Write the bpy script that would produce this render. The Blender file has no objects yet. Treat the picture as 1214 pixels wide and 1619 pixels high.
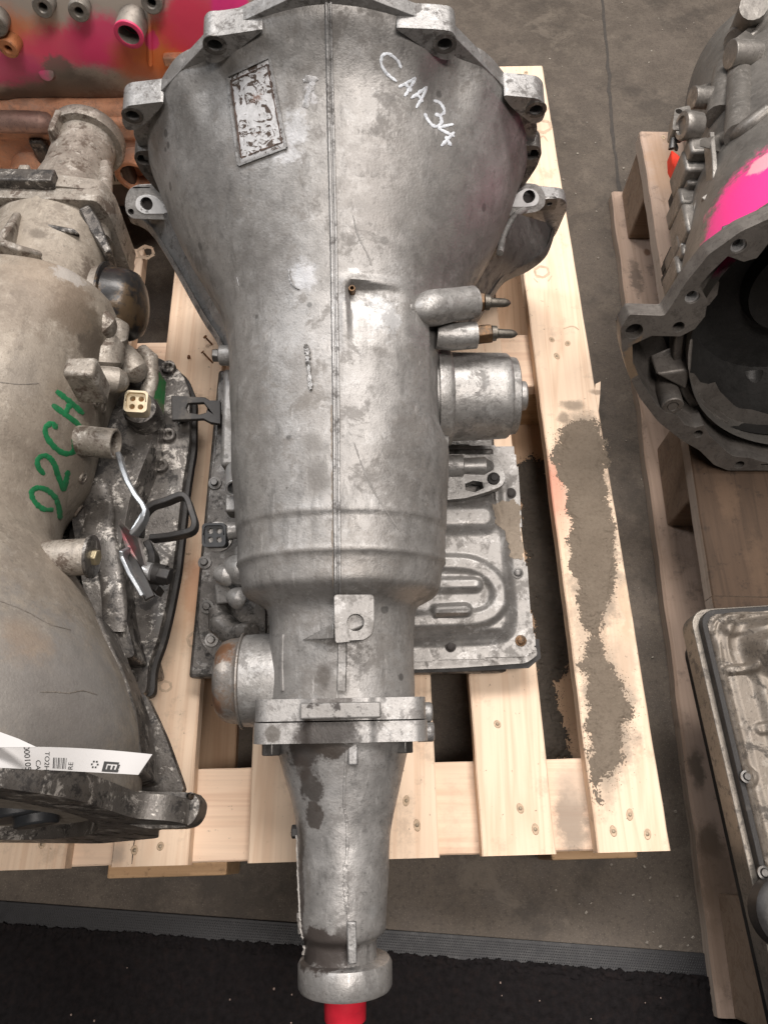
import bpy, bmesh, math, random
from math import sin, cos, pi, radians, sqrt, atan2
from mathutils import Vector, Matrix, noise
from mathutils.geometry import tessellate_polygon
from mathutils.bvhtree import BVHTree

random.seed(7)
S = bpy.context.scene
COL = S.collection

# ------------------------------------------------------------------ camera
FPX, PITCH, CAM = 1216.0, radians(66.0), Vector((0, 0, 0.99))
cd = bpy.data.cameras.new('camera')
cam = bpy.data.objects.new('camera', cd)
COL.objects.link(cam)
cam.location = CAM
cam.rotation_euler = (pi / 2 - PITCH, 0, 0)
cd.sensor_fit = 'VERTICAL'
cd.sensor_height = 24.0
cd.sensor_width = 18.0
cd.lens = 24.0 * FPX / 1619.0
cd.clip_start = 0.02
cd.clip_end = 60
S.camera = cam

# ------------------------------------------------------------------ light (workshop interior)
w = bpy.data.worlds.new('World')
S.world = w
w.use_nodes = True
w.node_tree.nodes['Background'].inputs[0].default_value = (1.0, 0.96, 0.93, 1)
w.node_tree.nodes['Background'].inputs[1].default_value = 0.07


def area(name, loc, target, sx, sy, watts, color):
    d = bpy.data.lights.new(name, 'AREA')
    d.shape = 'RECTANGLE'
    d.size, d.size_y, d.energy, d.color = sx, sy, watts, color
    o = bpy.data.objects.new(name, d)
    COL.objects.link(o)
    o.location = loc
    o.rotation_euler = (Vector(target) - Vector(loc)).to_track_quat('-Z', 'Y').to_euler()
    return o


area('ceiling_light_far', (0.30, 1.75, 3.0), (0.0, 0.6, 0.2), 2.2, 0.6, 116, (1.0, 0.945, 0.90))
area('ceiling_light_near', (0.55, -0.35, 3.1), (0.1, 0.5, 0.2), 1.5, 0.5, 60, (1.0, 0.925, 0.865))
area('ceiling_light_left', (-1.7, 1.2, 2.8), (-0.1, 0.6, 0.2), 0.5, 2.0, 36, (0.95, 0.965, 1.0))

S.cycles.max_bounces = 6
S.cycles.diffuse_bounces = 3
S.cycles.glossy_bounces = 3
S.view_settings.view_transform = 'Standard'
S.view_settings.look = 'None'
S.view_settings.exposure = 0.0
S.view_settings.gamma = 1.0

# ------------------------------------------------------------------ calibration helpers
_F = Vector((0, cos(PITCH), -sin(PITCH)))
_U = Vector((0, sin(PITCH), cos(PITCH)))


def ray(u, v):
    return _F * FPX + Vector((1, 0, 0)) * (u - 607) + _U * (809.5 - v)


def at(u, v, z=None, y=None, x=None):
    d = ray(u, v)
    if z is not None: k = (z - CAM.z) / d.z
    elif y is not None: k = (y - CAM.y) / d.y
    else: k = (x - CAM.x) / d.x
    return CAM + d * k


class Frame:
    """local axes: x across, y along the shaft, z up; tilt lifts +y"""
    def __init__(s, O, yaw=0.0, tilt=0.0, roll=0.0):
        s.O = Vector(O)
        s.M = Matrix.Rotation(yaw, 3, 'Z') @ Matrix.Rotation(tilt, 3, 'X') @ Matrix.Rotation(roll, 3, 'Y')
        s.T = s.M.transposed()

    def w(s, l): return s.O + s.M @ Vector(l)
    def l(s, P): return s.T @ (Vector(P) - s.O)

    def on(s, u, v, axis, val):
        o = s.T @ (CAM - s.O)
        d = s.T @ ray(u, v)
        return o + d * ((val - o[axis]) / d[axis])


W = Frame((0, 0, 0))
BASE = {}


def setp(o, label=None, cat=None, group=None, kind=None):
    if label: o['label'] = label
    if cat: o['category'] = cat
    if group: o['group'] = group
    if kind: o['kind'] = kind
    return o


def thing(name, loc, label, cat, group=None):
    o = bpy.data.objects.new(name, None)
    COL.objects.link(o)
    o.location = loc
    o.empty_display_size = 0.05
    BASE[o.name] = Vector(loc)
    return setp(o, label, cat, group)


def ortho(d):
    d = Vector(d).normalized()
    a = Vector((0, 0, 1)) if abs(d.z) < 0.9 else Vector((1, 0, 0))
    x = d.cross(a).normalized()
    return x, d.cross(x).normalized(), d


class Mb:
    def __init__(s): s.v, s.f = [], []

    def add(s, vs, fs):
        b = len(s.v)
        s.v += [Vector(p) for p in vs]
        s.f += [tuple(i + b for i in f) for f in fs]
        return s

    def box(s, lo, hi, M=None):
        x0, y0, z0 = lo; x1, y1, z1 = hi
        vs = [Vector(p) for p in ((x0,y0,z0),(x1,y0,z0),(x1,y1,z0),(x0,y1,z0),(x0,y0,z1),(x1,y0,z1),(x1,y1,z1),(x0,y1,z1))]
        if M: vs = [M @ p for p in vs]
        return s.add(vs, [(3,2,1,0),(4,5,6,7),(0,1,5,4),(1,2,6,5),(2,3,7,6),(3,0,4,7)])

    def lathe(s, o, d, prof, n=32, phase=0.0, sx=1.0, sy=1.0, caps=True):
        """prof: (t along d, radius)"""
        x, y, z = ortho(d)
        o = Vector(o); vs = []
        for t, r in prof:
            for i in range(n):
                a = 2 * pi * i / n + phase
                vs.append(o + z * t + x * (cos(a) * r * sx) + y * (sin(a) * r * sy))
        fs = []
        m = len(prof)
        for j in range(m - 1):
            for i in range(n):
                k = (i + 1) % n
                fs.append((j*n+i, j*n+k, (j+1)*n+k, (j+1)*n+i))
        if caps:
            fs.append(tuple(range(n - 1, -1, -1)))
            fs.append(tuple((m-1)*n + i for i in range(n)))
        return s.add(vs, fs)

    def cyl(s, a, b, r, r2=None, n=24, phase=0.0):
        a, b = Vector(a), Vector(b)
        return s.lathe(a, b - a, [(0, r), ((b - a).length, r if r2 is None else r2)], n, phase)

    def rcyl(s, a, b, r, e=0.15, n=28):
        """cylinder with rounded rim at the b end"""
        a, b = Vector(a), Vector(b); L = (b - a).length
        q = r * e
        pr = [(0, r), (L - q, r)] + [(L - q + q * sin(k*pi/8), r - q + q * cos(k*pi/8)) for k in range(1, 5)]
        return s.lathe(a, b - a, pr, n)

    def ring(s, a, b, ro, ri, n=28, floor=None):
        """tube with a blind bore open at b"""
        a, b = Vector(a), Vector(b); L = (b - a).length
        fl = L * 0.2 if floor is None else floor
        e = min(ro - ri, L) * 0.18
        return s.lathe(a, b - a, [(0, ro), (L - e, ro), (L, ro - e), (L, ri + e), (L - e, ri), (fl, ri)], n)

    def tube(s, pts, r, n=10, rad=None, flat=1.0, up=None):
        pts = [Vector(p) for p in pts]; vs = []; m = len(pts)
        px = None
        for i, p in enumerate(pts):
            t = (pts[min(i+1, m-1)] - pts[max(i-1, 0)]).normalized()
            if up is not None: x = t.cross(Vector(up)).normalized()
            elif px is None: x = ortho(t)[0]
            else: x = (px - t * px.dot(t)).normalized()
            px = x
            y = t.cross(x)
            rr = rad[i] if rad else r
            for k in range(n):
                a = 2*pi*k/n
                vs.append(p + x * cos(a) * rr + y * sin(a) * rr * flat)
        fs = [(j*n+i, j*n+(i+1) % n, (j+1)*n+(i+1) % n, (j+1)*n+i) for j in range(m-1) for i in range(n)]
        fs += [tuple(range(n-1, -1, -1)), tuple((m-1)*n+i for i in range(n))]
        return s.add(vs, fs)

    def band(s, pts, wd, th, up=(0, 0, 1)):
        """flat bar swept along pts: wd across, th along up"""
        pts = [Vector(p) for p in pts]; m = len(pts); vs = []
        for i, p in enumerate(pts):
            t = (pts[min(i+1, m-1)] - pts[max(i-1, 0)]).normalized()
            x = t.cross(Vector(up)).normalized(); y = x.cross(t)
            ww = wd[i] if isinstance(wd, (list, tuple)) else wd
            for a, b in ((-.5,-.5),(.5,-.5),(.5,.5),(-.5,.5)):
                vs.append(p + x * a * ww + y * b * th)
        fs = [(j*4+i, j*4+(i+1) % 4, j*4+4+(i+1) % 4, j*4+4+i) for j in range(m-1) for i in range(4)]
        fs += [(3,2,1,0), tuple((m-1)*4+i for i in range(4))]
        return s.add(vs, fs)

    def plate(s, outer, holes, o, ex, ey, d0, d1):
        """2-D outline with holes, extruded d0..d1 along ex x ey"""
        o, ex, ey = Vector(o), Vector(ex).normalized(), Vector(ey).normalized()
        ez = ex.cross(ey)
        loops = [list(outer)] + [list(h) for h in holes]
        flat = [p for l in loops for p in l]
        tris = tessellate_polygon([[Vector((p[0], p[1], 0)) for p in l] for l in loops])
        n = len(flat)
        vs = [o + ex*p[0] + ey*p[1] + ez*d0 for p in flat] + [o + ex*p[0] + ey*p[1] + ez*d1 for p in flat]
        fs = []
        for t in tris:
            a, b, c = (flat[i] for i in t)
            ccw = (b[0]-a[0])*(c[1]-a[1]) - (b[1]-a[1])*(c[0]-a[0]) > 0
            t = tuple(t) if ccw else tuple(reversed(t))
            fs.append(tuple(reversed(t))); fs.append(tuple(i + n for i in t))
        k = 0
        for li, l in enumerate(loops):
            m = len(l)
            ar = sum(l[i][0]*l[(i+1) % m][1] - l[(i+1) % m][0]*l[i][1] for i in range(m))
            fw = (ar > 0) == (li == 0)
            for i in range(m):
                a, b = k + i, k + (i+1) % m
                fs.append((a, b, b+n, a+n) if fw else (b, a, a+n, b+n))
            k += m
        return s.add(vs, fs)

    def world(s, fr): return [fr.w(p) for p in s.v]

    def build(s, name, mat, parent=None, fr=W, smooth=40, bevel=0, seg=2, sub=0, kind=None, label=None, loc=None):
        base = BASE.get(parent.name, Vector()) if parent else Vector(loc or (0, 0, 0))
        me = bpy.data.meshes.new(name)
        me.from_pydata([fr.w(p) - base for p in s.v], [], s.f)
        me.validate(); me.update()
        me.materials.append(mat)
        if smooth:
            me.shade_smooth()
            me.set_sharp_from_angle(angle=radians(smooth))
        o = bpy.data.objects.new(name, me)
        COL.objects.link(o)
        if parent: o.parent = parent
        else: o.location = base
        BASE[o.name] = base
        if bevel:
            b = o.modifiers.new('bevel', 'BEVEL')
            b.width, b.segments, b.limit_method, b.angle_limit = bevel, seg, 'ANGLE', radians(35)
            b.harden_normals = False
        if sub:
            b = o.modifiers.new('sub', 'SUBSURF'); b.levels = b.render_levels = sub
        if kind: o['kind'] = kind
        if label: o['label'] = label
        return o


def circ(cx, cy, r, n=20, sy=1.0):
    return [(cx + r*cos(2*pi*i/n), cy + r*sy*sin(2*pi*i/n)) for i in range(n)]


def rrect(x0, y0, x1, y1, r, n=5):
    out = []
    for cx, cy, a0 in ((x1-r, y0+r, -pi/2), (x1-r, y1-r, 0), (x0+r, y1-r, pi/2), (x0+r, y0+r, pi)):
        out += [(cx + r*cos(a0 + pi/2*i/n), cy + r*sin(a0 + pi/2*i/n)) for i in range(n+1)]
    return out


def rounded(pts, r, n=4):
    """round the corners of a polygon"""
    out = []; m = len(pts)
    for i in range(m):
        p, a, b = Vector(pts[i]).to_2d(), Vector(pts[i-1]).to_2d(), Vector(pts[(i+1) % m]).to_2d()
        da, db = a - p, b - p
        q = min(r, da.length*.45, db.length*.45)
        s0, s1 = p + da.normalized()*q, p + db.normalized()*q
        for k in range(n+1):
            t = k/n
            z = s0*(1-t)**2 + p*2*t*(1-t) + s1*t*t
            out.append((z.x, z.y))
    return out


def spline(pts, n=8, closed=False):
    """Catmull-Rom through 2-D or 3-D points"""
    P = [Vector(p) for p in pts]; m = len(P); out = []
    rng = range(m) if closed else range(m-1)
    for i in rng:
        p0 = P[(i-1) % m] if closed or i > 0 else P[0]*2 - P[1]
        p1, p2 = P[i], P[(i+1) % m]
        p3 = P[(i+2) % m] if closed or i+2 < m else P[-1]*2 - P[-2]
        for k in range(n):
            t = k/n
            out.append(.5*((2*p1) + (p2-p0)*t + (2*p0-5*p1+4*p2-p3)*t*t + (3*p1-p0-3*p2+p3)*t**3))
    if not closed: out.append(P[-1])
    return out


def pchip(tab):
    """monotone interpolation of rows (y, a, b, ...)"""
    tab = sorted(tab); xs = [r[0] for r in tab]; k = len(tab[0]) - 1
    cols = []
    for c in range(1, k+1):
        ys = [r[c] for r in tab]
        h = [xs[i+1]-xs[i] for i in range(len(xs)-1)]
        d = [(ys[i+1]-ys[i])/h[i] for i in range(len(h))]
        m = [d[0]] + [0 if d[i-1]*d[i] <= 0 else 2*d[i-1]*d[i]/(d[i-1]+d[i]) for i in range(1, len(d))] + [d[-1]]
        cols.append((ys, m, h))

    def f(x):
        x = min(max(x, xs[0]), xs[-1])
        i = 0
        while i < len(xs)-2 and x > xs[i+1]: i += 1
        out = []
        for ys, m, h in cols:
            t = (x-xs[i])/h[i]
            out.append((1+2*t)*(1-t)**2*ys[i] + t*(1-t)**2*h[i]*m[i] + t*t*(3-2*t)*ys[i+1] + t*t*(t-1)*h[i]*m[i+1])
        return out
    return f


def loft(f, ys, n=160, disp=None):
    """rings of (rx, rz_top, rz_bottom, exponent, cx, cz) along local y, closed at both ends"""
    mb = Mb(); vs = []
    for y in ys:
        rx, zt, zb, e, cx, cz = f(y)
        for i in range(n):
            a = 2*pi*i/n
            c, s_ = cos(a), sin(a)
            p = 2/e
            x = rx*math.copysign(abs(c)**p, c)
            z = (zt if s_ > 0 else zb)*math.copysign(abs(s_)**p, s_)
            v = Vector((cx+x, y, cz+z))
            if disp: v = disp(v, a)
            vs.append(v)
    m = len(ys)
    fs = [(j*n+i, j*n+(i+1) % n, (j+1)*n+(i+1) % n, (j+1)*n+i) for j in range(m-1) for i in range(n)]
    fs += [tuple(range(n-1, -1, -1)), tuple((m-1)*n+i for i in range(n))]
    if ys[0] > ys[-1]: pass
    else: fs = [tuple(reversed(f_)) for f_ in fs]
    return mb.add(vs, fs)


def bvh(mb, fr=W): return BVHTree.FromPolygons(mb.world(fr), mb.f)


def hit(u, v, trees):
    d = ray(u, v).normalized(); best = None
    for t in (trees if isinstance(trees, list) else [trees]):
        p, nrm, _, dist = t.ray_cast(CAM, d)
        if p is not None and (best is None or dist < best[2]):
            if nrm.dot(d) > 0: nrm = -nrm
            best = (p, nrm, dist)
    return best


def stroke(mb, pts, wpx, trees, h=0.0007, prof=((-1, 0), (-.75, 1), (.75, 1), (1, 0)), n=7, rag=0.0, seed=0, taper=True):
    """paint, weld or ridge laid on a surface along a path"""
    P = spline([(*p, 0) for p in pts], n); m = len(P); rows = []
    for i, p in enumerate(P):
        t = (P[min(i+1, m-1)] - P[max(i-1, 0)]).normalized()
        q = Vector((-t.y, t.x, 0)); row = []
        k = 1.0
        if taper: k = min(1, .55 + .45*min(i, m-1-i)/2)
        ww = wpx*k*(1 + rag*noise.noise(Vector((p.x*.25, p.y*.25, seed))))
        for a, hh in prof:
            r_ = 1 + rag*.6*noise.noise(Vector((p.x*.6+a*9, p.y*.6, seed+3)))
            s_ = p + q*(a*ww*.5*r_)
            g = hit(s_.x, s_.y, trees)
            row.append(None if g is None else g[0] + g[1]*(h*hh*(1+rag*.8*noise.noise(Vector((p.x*.4, p.y*.4, seed+7)))) + .00025))
        rows.append(row)
    for i in range(m-1):
        for j in range(len(prof)-1):
            q4 = [rows[i][j], rows[i][j+1], rows[i+1][j+1], rows[i+1][j]]
            if all(x is not None for x in q4) and max((q4[0]-q4[2]).length, (q4[1]-q4[3]).length) < .03:
                mb.add(q4, [(0, 1, 2, 3)])
    return mb


def weld(mb, dist=1e-5):
    """merge doubles so smooth shading works"""
    key = {}; vs = []; mp = []
    for p in mb.v:
        k = (round(p.x/dist), round(p.y/dist), round(p.z/dist))
        if k not in key: key[k] = len(vs); vs.append(p)
        mp.append(key[k])
    fs = []
    for f in mb.f:
        g = []
        for i in f:
            if mp[i] not in g: g.append(mp[i])
        if len(g) > 2: fs.append(tuple(g))
    mb.v, mb.f = vs, fs
    return mb


def patch(corners, nu, nv, trees, off=.001, skirt=.002):
    """thin plate following a surface; corners tl, tr, br, bl in picture coordinates"""
    mb = Mb(); grid = []
    tl, tr, br, bl = [Vector(c) for c in corners]
    for j in range(nv+1):
        row = []
        for i in range(nu+1):
            a, b = i/nu, j/nv
            p = (tl*(1-a)+tr*a)*(1-b) + (bl*(1-a)+br*a)*b
            g = hit(p.x, p.y, trees)
            e = -skirt if i in (0, nu) or j in (0, nv) else off
            row.append(g[0] + g[1]*e if g else None)
        grid.append(row)
    for j in range(nv):
        for i in range(nu):
            q = [grid[j][i], grid[j+1][i], grid[j+1][i+1], grid[j][i+1]]
            if all(x is not None for x in q): mb.add(q, [(0, 1, 2, 3)])
    return weld(mb)


def inpoly(p, poly):
    x, y = p; c = False; n = len(poly)
    for i in range(n):
        x1, y1 = poly[i][0], poly[i][1]; x2, y2 = poly[i-1][0], poly[i-1][1]
        if (y1 > y) != (y2 > y) and x < (x2-x1)*(y-y1)/(y2-y1) + x1: c = not c
    return c


def segd(p, a, b):
    ax, ay = a[0], a[1]; dx, dy = b[0]-ax, b[1]-ay
    t = max(0, min(1, ((p[0]-ax)*dx + (p[1]-ay)*dy)/(dx*dx+dy*dy+1e-12)))
    return sqrt((p[0]-ax-t*dx)**2 + (p[1]-ay-t*dy)**2)


def polyd(p, poly, closed=True):
    n = len(poly)
    return min(segd(p, poly[i], poly[(i+1) % n]) for i in range(n if closed else n-1))


def sdpoly(p, poly):
    d = polyd(p, poly)
    return d if inpoly(p, poly) else -d


def sstep(a, b, x):
    t = max(0, min(1, (x-a)/(b-a)))
    return t*t*(3-2*t)


def relief(x0, x1, y0, y1, step, hf, keep, drop=.01):
    """height field in local x,y; keep(x,y) masks cells; border skirt falls by drop"""
    nx, ny = int((x1-x0)/step)+1, int((y1-y0)/step)+1
    mb = Mb(); idx = {}; vs = []; fs = []
    def vid(i, j):
        if (i, j) not in idx:
            x, y = x0+i*step, y0+j*step
            idx[(i, j)] = len(vs); vs.append(Vector((x, y, hf(x, y))))
        return idx[(i, j)]
    cells = {(i, j) for i in range(nx) for j in range(ny) if keep(x0+(i+.5)*step, y0+(j+.5)*step)}
    for i, j in cells:
        fs.append((vid(i, j), vid(i+1, j), vid(i+1, j+1), vid(i, j+1)))
    low = {}
    def lid(a):
        if a not in low: low[a] = len(vs); vs.append(vs[a] - Vector((0, 0, drop)))
        return low[a]
    for i, j in cells:
        for di, dj, e in ((0, -1, ((i, j), (i+1, j))), (1, 0, ((i+1, j), (i+1, j+1))), (0, 1, ((i+1, j+1), (i, j+1))), (-1, 0, ((i, j+1), (i, j)))):
            if (i+di, j+dj) not in cells:
                a, b = vid(*e[0]), vid(*e[1])
                fs.append((a, lid(a), lid(b), b))
    return mb.add(vs, fs)


# ------------------------------------------------------------------ materials
class NT:
    def __init__(s, name):
        s.m = bpy.data.materials.new(name); s.m.use_nodes = True
        s.t = s.m.node_tree; s.b = s.t.nodes['Principled BSDF']
        s.pos = s.n('ShaderNodeNewGeometry').outputs['Position']

    def n(s, typ, **kw):
        nd = s.t.nodes.new(typ)
        for k, v in kw.items(): setattr(nd, k, v)
        return nd

    def put(s, sock, val):
        if hasattr(val, 'is_output'): s.t.links.new(val, sock)
        elif isinstance(val, (tuple, list)) and len(val) == 3 and sock.type == 'RGBA': sock.default_value = (*val, 1)
        else: sock.default_value = val

    def math(s, op, a, b=None, clamp=False):
        nd = s.n('ShaderNodeMath', operation=op, use_clamp=clamp)
        s.put(nd.inputs[0], a)
        if b is not None: s.put(nd.inputs[1], b)
        return nd.outputs[0]

    def vmath(s, op, a, b):
        nd = s.n('ShaderNodeVectorMath', operation=op)
        s.put(nd.inputs[0], a); s.put(nd.inputs[1], b)
        return nd.outputs['Value'] if op in ('DISTANCE', 'LENGTH', 'DOT_PRODUCT') else nd.outputs[0]

    def scl(s, vec, sc):
        nd = s.n('ShaderNodeMapping'); s.put(nd.inputs['Vector'], vec)
        nd.inputs['Scale'].default_value = sc if isinstance(sc, (tuple, list)) else (sc, sc, sc)
        return nd.outputs[0]

    def noise(s, scale, detail=6, rough=.6, vec=None, dist=0, col=False):
        nd = s.n('ShaderNodeTexNoise')
        s.put(nd.inputs['Vector'], s.pos if vec is None else vec)
        nd.inputs['Scale'].default_value = scale; nd.inputs['Detail'].default_value = detail
        nd.inputs['Roughness'].default_value = rough; nd.inputs['Distortion'].default_value = dist
        return nd.outputs['Color' if col else 'Fac']

    def rng(s, val, a, b, c=0.0, d=1.0, smooth=False):
        nd = s.n('ShaderNodeMapRange', clamp=True)
        if smooth: nd.interpolation_type = 'SMOOTHSTEP'
        s.put(nd.inputs['Value'], val)
        for i, x in zip((1, 2, 3, 4), (a, b, c, d)): nd.inputs[i].default_value = x
        return nd.outputs[0]

    def mix(s, fac, a, b, mode='MIX'):
        nd = s.n('ShaderNodeMix', data_type='RGBA', blend_type=mode)
        s.put(nd.inputs[0], fac); s.put(nd.inputs[6], a); s.put(nd.inputs[7], b)
        return nd.outputs[2]

    def mixf(s, fac, a, b):
        nd = s.n('ShaderNodeMix', data_type='FLOAT')
        s.put(nd.inputs[0], fac); s.put(nd.inputs[2], a); s.put(nd.inputs[3], b)
        return nd.outputs[0]

    def bump(s, h, strength=.3, dist=.002, prev=None):
        nd = s.n('ShaderNodeBump'); s.put(nd.inputs['Height'], h)
        nd.inputs['Strength'].default_value = strength; nd.inputs['Distance'].default_value = dist
        if prev is not None: s.put(nd.inputs['Normal'], prev)
        return nd.outputs[0]

    def out(s, col, rough, metal=0.0, normal=None, spec=None):
        s.put(s.b.inputs['Base Color'], col); s.put(s.b.inputs['Roughness'], rough)
        s.put(s.b.inputs['Metallic'], metal)
        if normal is not None: s.put(s.b.inputs['Normal'], normal)
        if spec is not None: s.b.inputs['Specular IOR Level'].default_value = spec
        return s.m


def cast(name, c1, c2, dirt=(.045, .038, .032), damt=.5, dscale=14, rough=(.42, .62), metal=.55, blots=(), bumps=.35,
         speck=.5, seed=0.0, pale=None, pscale=22, pamt=.3, streak=0.0, spots=0.0):
    """weathered cast aluminium; blots: (point, radius, colour, strength, softness, squash)"""
    t = NT(name)
    v = t.vmath('ADD', t.pos, (seed, seed*1.7, seed*.3))
    big = t.noise(16, 5, .62, v)
    mid = t.noise(70, 5, .74, v)
    fine = t.noise(420, 2, .6, v)
    col = t.mix(t.rng(big, .32, .68), c1, c2)
    col = t.mix(t.rng(mid, .38, .72, 0, .40), col, tuple(x*1.4 for x in c1))
    if pale:
        pm = t.noise(pscale*2.4, 5, .78, t.vmath('ADD', v, (3.1, 5.2, 1.3)), .4)
        col = t.mix(t.rng(pm, .55, .62, 0, pamt), col, pale)
    grit = t.noise(260, 3, .75, v)
    col = t.mix(t.rng(grit, .57, .66, 0, speck), col, tuple(x*.38 for x in c1))
    pit = t.noise(620, 3, .6, t.vmath('ADD', v, (1.7, 2.9, .4)))
    col = t.mix(t.rng(pit, .66, .71, 0, min(1, speck*1.3)), col, tuple(x*.22 for x in c1))
    dm = t.noise(dscale*2.2, 6, .76, t.vmath('ADD', v, (9.3, 1.1, 4.7)), .3)
    dfac = t.rng(dm, .525, .60, 0, damt)
    col = t.mix(dfac, col, dirt)
    if streak:
        sk = t.noise(1.0, 5, .7, t.scl(v, (95, 13, 60)))
        col = t.mix(t.rng(sk, .55, .66, 0, streak), col, tuple(x*.5 for x in c2))
        sk2 = t.noise(1.0, 6, .75, t.scl(t.vmath('ADD', v, (2.2, 4.1, .7)), (210, 34, 120)))
        col = t.mix(t.rng(sk2, .60, .64, 0, streak*.8), col, tuple(min(1, x*1.7) for x in c1))
    if spots:
        vo = t.n('ShaderNodeTexVoronoi'); t.put(vo.inputs['Vector'], v); vo.inputs['Scale'].default_value = 62
        rr = t.n('ShaderNodeSeparateColor'); t.put(rr.inputs[0], vo.outputs['Color'])
        lim = t.math('MULTIPLY', t.rng(rr.outputs[0], .84, 1.0), .30)
        sp = t.rng(t.math('SUBTRACT', lim, vo.outputs['Distance']), 0.0, .07, 0, spots)
        col = t.mix(sp, col, tuple(x*.45 for x in c2))
    ro = t.mixf(dfac, t.rng(mid, .3, .7, rough[0], rough[1]), .72)
    wob = t.vmath('SUBTRACT', t.noise(60, 4, .76, v, col=True), (.5, .5, .5))
    met = t.mixf(dfac, metal, metal*.15)
    cache = {}
    for b in blots:
        p, r, c, s_, soft = b[:5]
        sq = b[5] if len(b) > 5 else (1, 1, 1)
        wamt = b[6] if len(b) > 6 else 1.3
        nd = t.n('ShaderNodeVectorMath', operation='SCALE'); t.put(nd.inputs[0], wob); nd.inputs['Scale'].default_value = r*wamt
        q = t.vmath('ADD', t.pos, nd.outputs[0])
        q = t.vmath('MULTIPLY', t.vmath('SUBTRACT', q, tuple(p)), sq)
        d = t.vmath('LENGTH', q, (0, 0, 0))
        fac = t.rng(d, r*(1-soft), r, s_, 0.0, True)
        col = t.mix(fac, col, c)
        if max(c) < .12: met = t.mixf(fac, met, .05)
        elif max(c)-min(c) > .2: met = t.mixf(fac, met, 0.0); ro = t.mixf(fac, ro, .5)
    n1 = t.bump(mid, bumps*.5, .0010)
    n1 = t.bump(dm, bumps*.6, .0012, n1)
    n1 = t.bump(fine, bumps, .0005, n1)
    return t.out(col, ro, met, n1)


def plain(name, col, rough=.5, metal=0.0, var=.25, bumps=.15, scale=60, col2=None, thr=(.5, .68), amt=.8, spec=None):
    t = NT(name)
    a = t.noise(scale, 7, .65)
    c = t.mix(t.rng(a, .3, .7), tuple(x*(1-var) for x in col), tuple(min(1, x*(1+var)) for x in col))
    if col2:
        c = t.mix(t.rng(t.noise(scale*.6, 8, .72, t.vmath('ADD', t.pos, (4.4, 2.2, 7.1))), thr[0], thr[1], 0, amt), c, col2)
    n1 = t.bump(t.noise(scale*5, 4, .6), bumps, .0008)
    return t.out(c, t.rng(a, .3, .7, rough*.85, min(1, rough*1.15)), metal, n1, spec)


def wood(name, c1, c2, axis, grime=(.10, .085, .07), gamt=.25, knots=(), rough=.62, gscale=9, dirty=()):
    t = NT(name)
    rnd = t.n('ShaderNodeObjectInfo').outputs['Random']
    off = t.n('ShaderNodeCombineXYZ')
    for i, k in enumerate((3.7, 5.3, 1.9)): t.put(off.inputs[i], t.math('MULTIPLY', rnd, k))
    v = t.vmath('ADD', t.pos, off.outputs[0])
    sc = {'y': (34, 1.6, 34), 'x': (1.6, 34, 34)}[axis]
    long_ = t.scl(v, sc)
    g1 = t.noise(1.0, 4, .5, long_, .7)
    g2 = t.noise(7.0, 5, .6, t.scl(v, tuple(x*1.0 if x > 2 else x*.6 for x in sc)))
    bandn = t.math('FRACT', t.math('MULTIPLY', g1, 5.0))
    rings = t.rng(t.math('ABSOLUTE', t.math('SUBTRACT', bandn, .5)), .0, .5)
    col = t.mix(t.rng(rings, .45, 1.0, 0, .75), c1, c2)
    col = t.mix(t.rng(g2, .45, .75, 0, .30), col, tuple(x*.72 for x in c2))
    br = t.rng(rnd, 0, 1, .90, 1.06)
    hs = t.n('ShaderNodeHueSaturation'); t.put(hs.inputs['Color'], col); t.put(hs.inputs['Value'], br); col = hs.outputs[0]
    gm = t.noise(gscale*2.0, 7, .76, v)
    col = t.mix(t.rng(gm, .55, .66, 0, gamt), col, grime)
    pores = t.noise(300, 2, .5, v)
    col = t.mix(t.rng(t.noise(130, 4, .65, v), .68, .72, 0, min(1, .7*gamt/.25)), col, grime)
    wob = t.vmath('SUBTRACT', t.noise(45, 8, .75, col=True), (.5, .5, .5))
    for p, r, c, s_, soft, sq in knots:
        nd = t.n('ShaderNodeVectorMath', operation='SCALE'); t.put(nd.inputs[0], wob); nd.inputs['Scale'].default_value = r*1.4
        q = t.vmath('ADD', t.pos, nd.outputs[0])
        d = t.vmath('LENGTH', t.vmath('MULTIPLY', t.vmath('SUBTRACT', q, tuple(p)), sq), (0, 0, 0))
        col = t.mix(t.rng(d, r*(1-soft), r, s_, 0, True), col, c)
    n1 = t.bump(g2, .18, .0012)
    n1 = t.bump(pores, .10, .0005, n1)
    return t.out(col, rough, 0, n1, .25)


def concrete():
    t = NT('concrete')
    a = t.noise(5, 5, .62); b = t.noise(26, 6, .76); c = t.noise(190, 5, .72); d = t.noise(600, 2, .6)
    col = t.mix(t.rng(a, .3, .7), (.070, .057, .046), (.114, .094, .077))
    col = t.mix(t.rng(b, .45, .70, 0, .65), col, (.160, .134, .108))
    col = t.mix(t.rng(c, .52, .66, 0, .55), col, (.045, .038, .032))
    col = t.mix(t.rng(d, .60, .68, 0, .5), col, (.25, .218, .18))
    st = t.noise(7, 7, .7, t.vmath('ADD', t.pos, (5, 8, 2)))
    col = t.mix(t.rng(st, .53, .62, 0, .6), col, (.046, .039, .033))
    s2 = t.noise(13, 6, .72, t.vmath('ADD', t.pos, (1, 3, 2)), .6)
    col = t.mix(t.rng(s2, .60, .66, 0, .45), col, (.175, .147, .119))
    n1 = t.bump(b, .3, .002); n1 = t.bump(c, .35, .0008, n1)
    return t.out(col, t.rng(b, .3, .7, .62, .85), 0, n1, .3)


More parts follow.
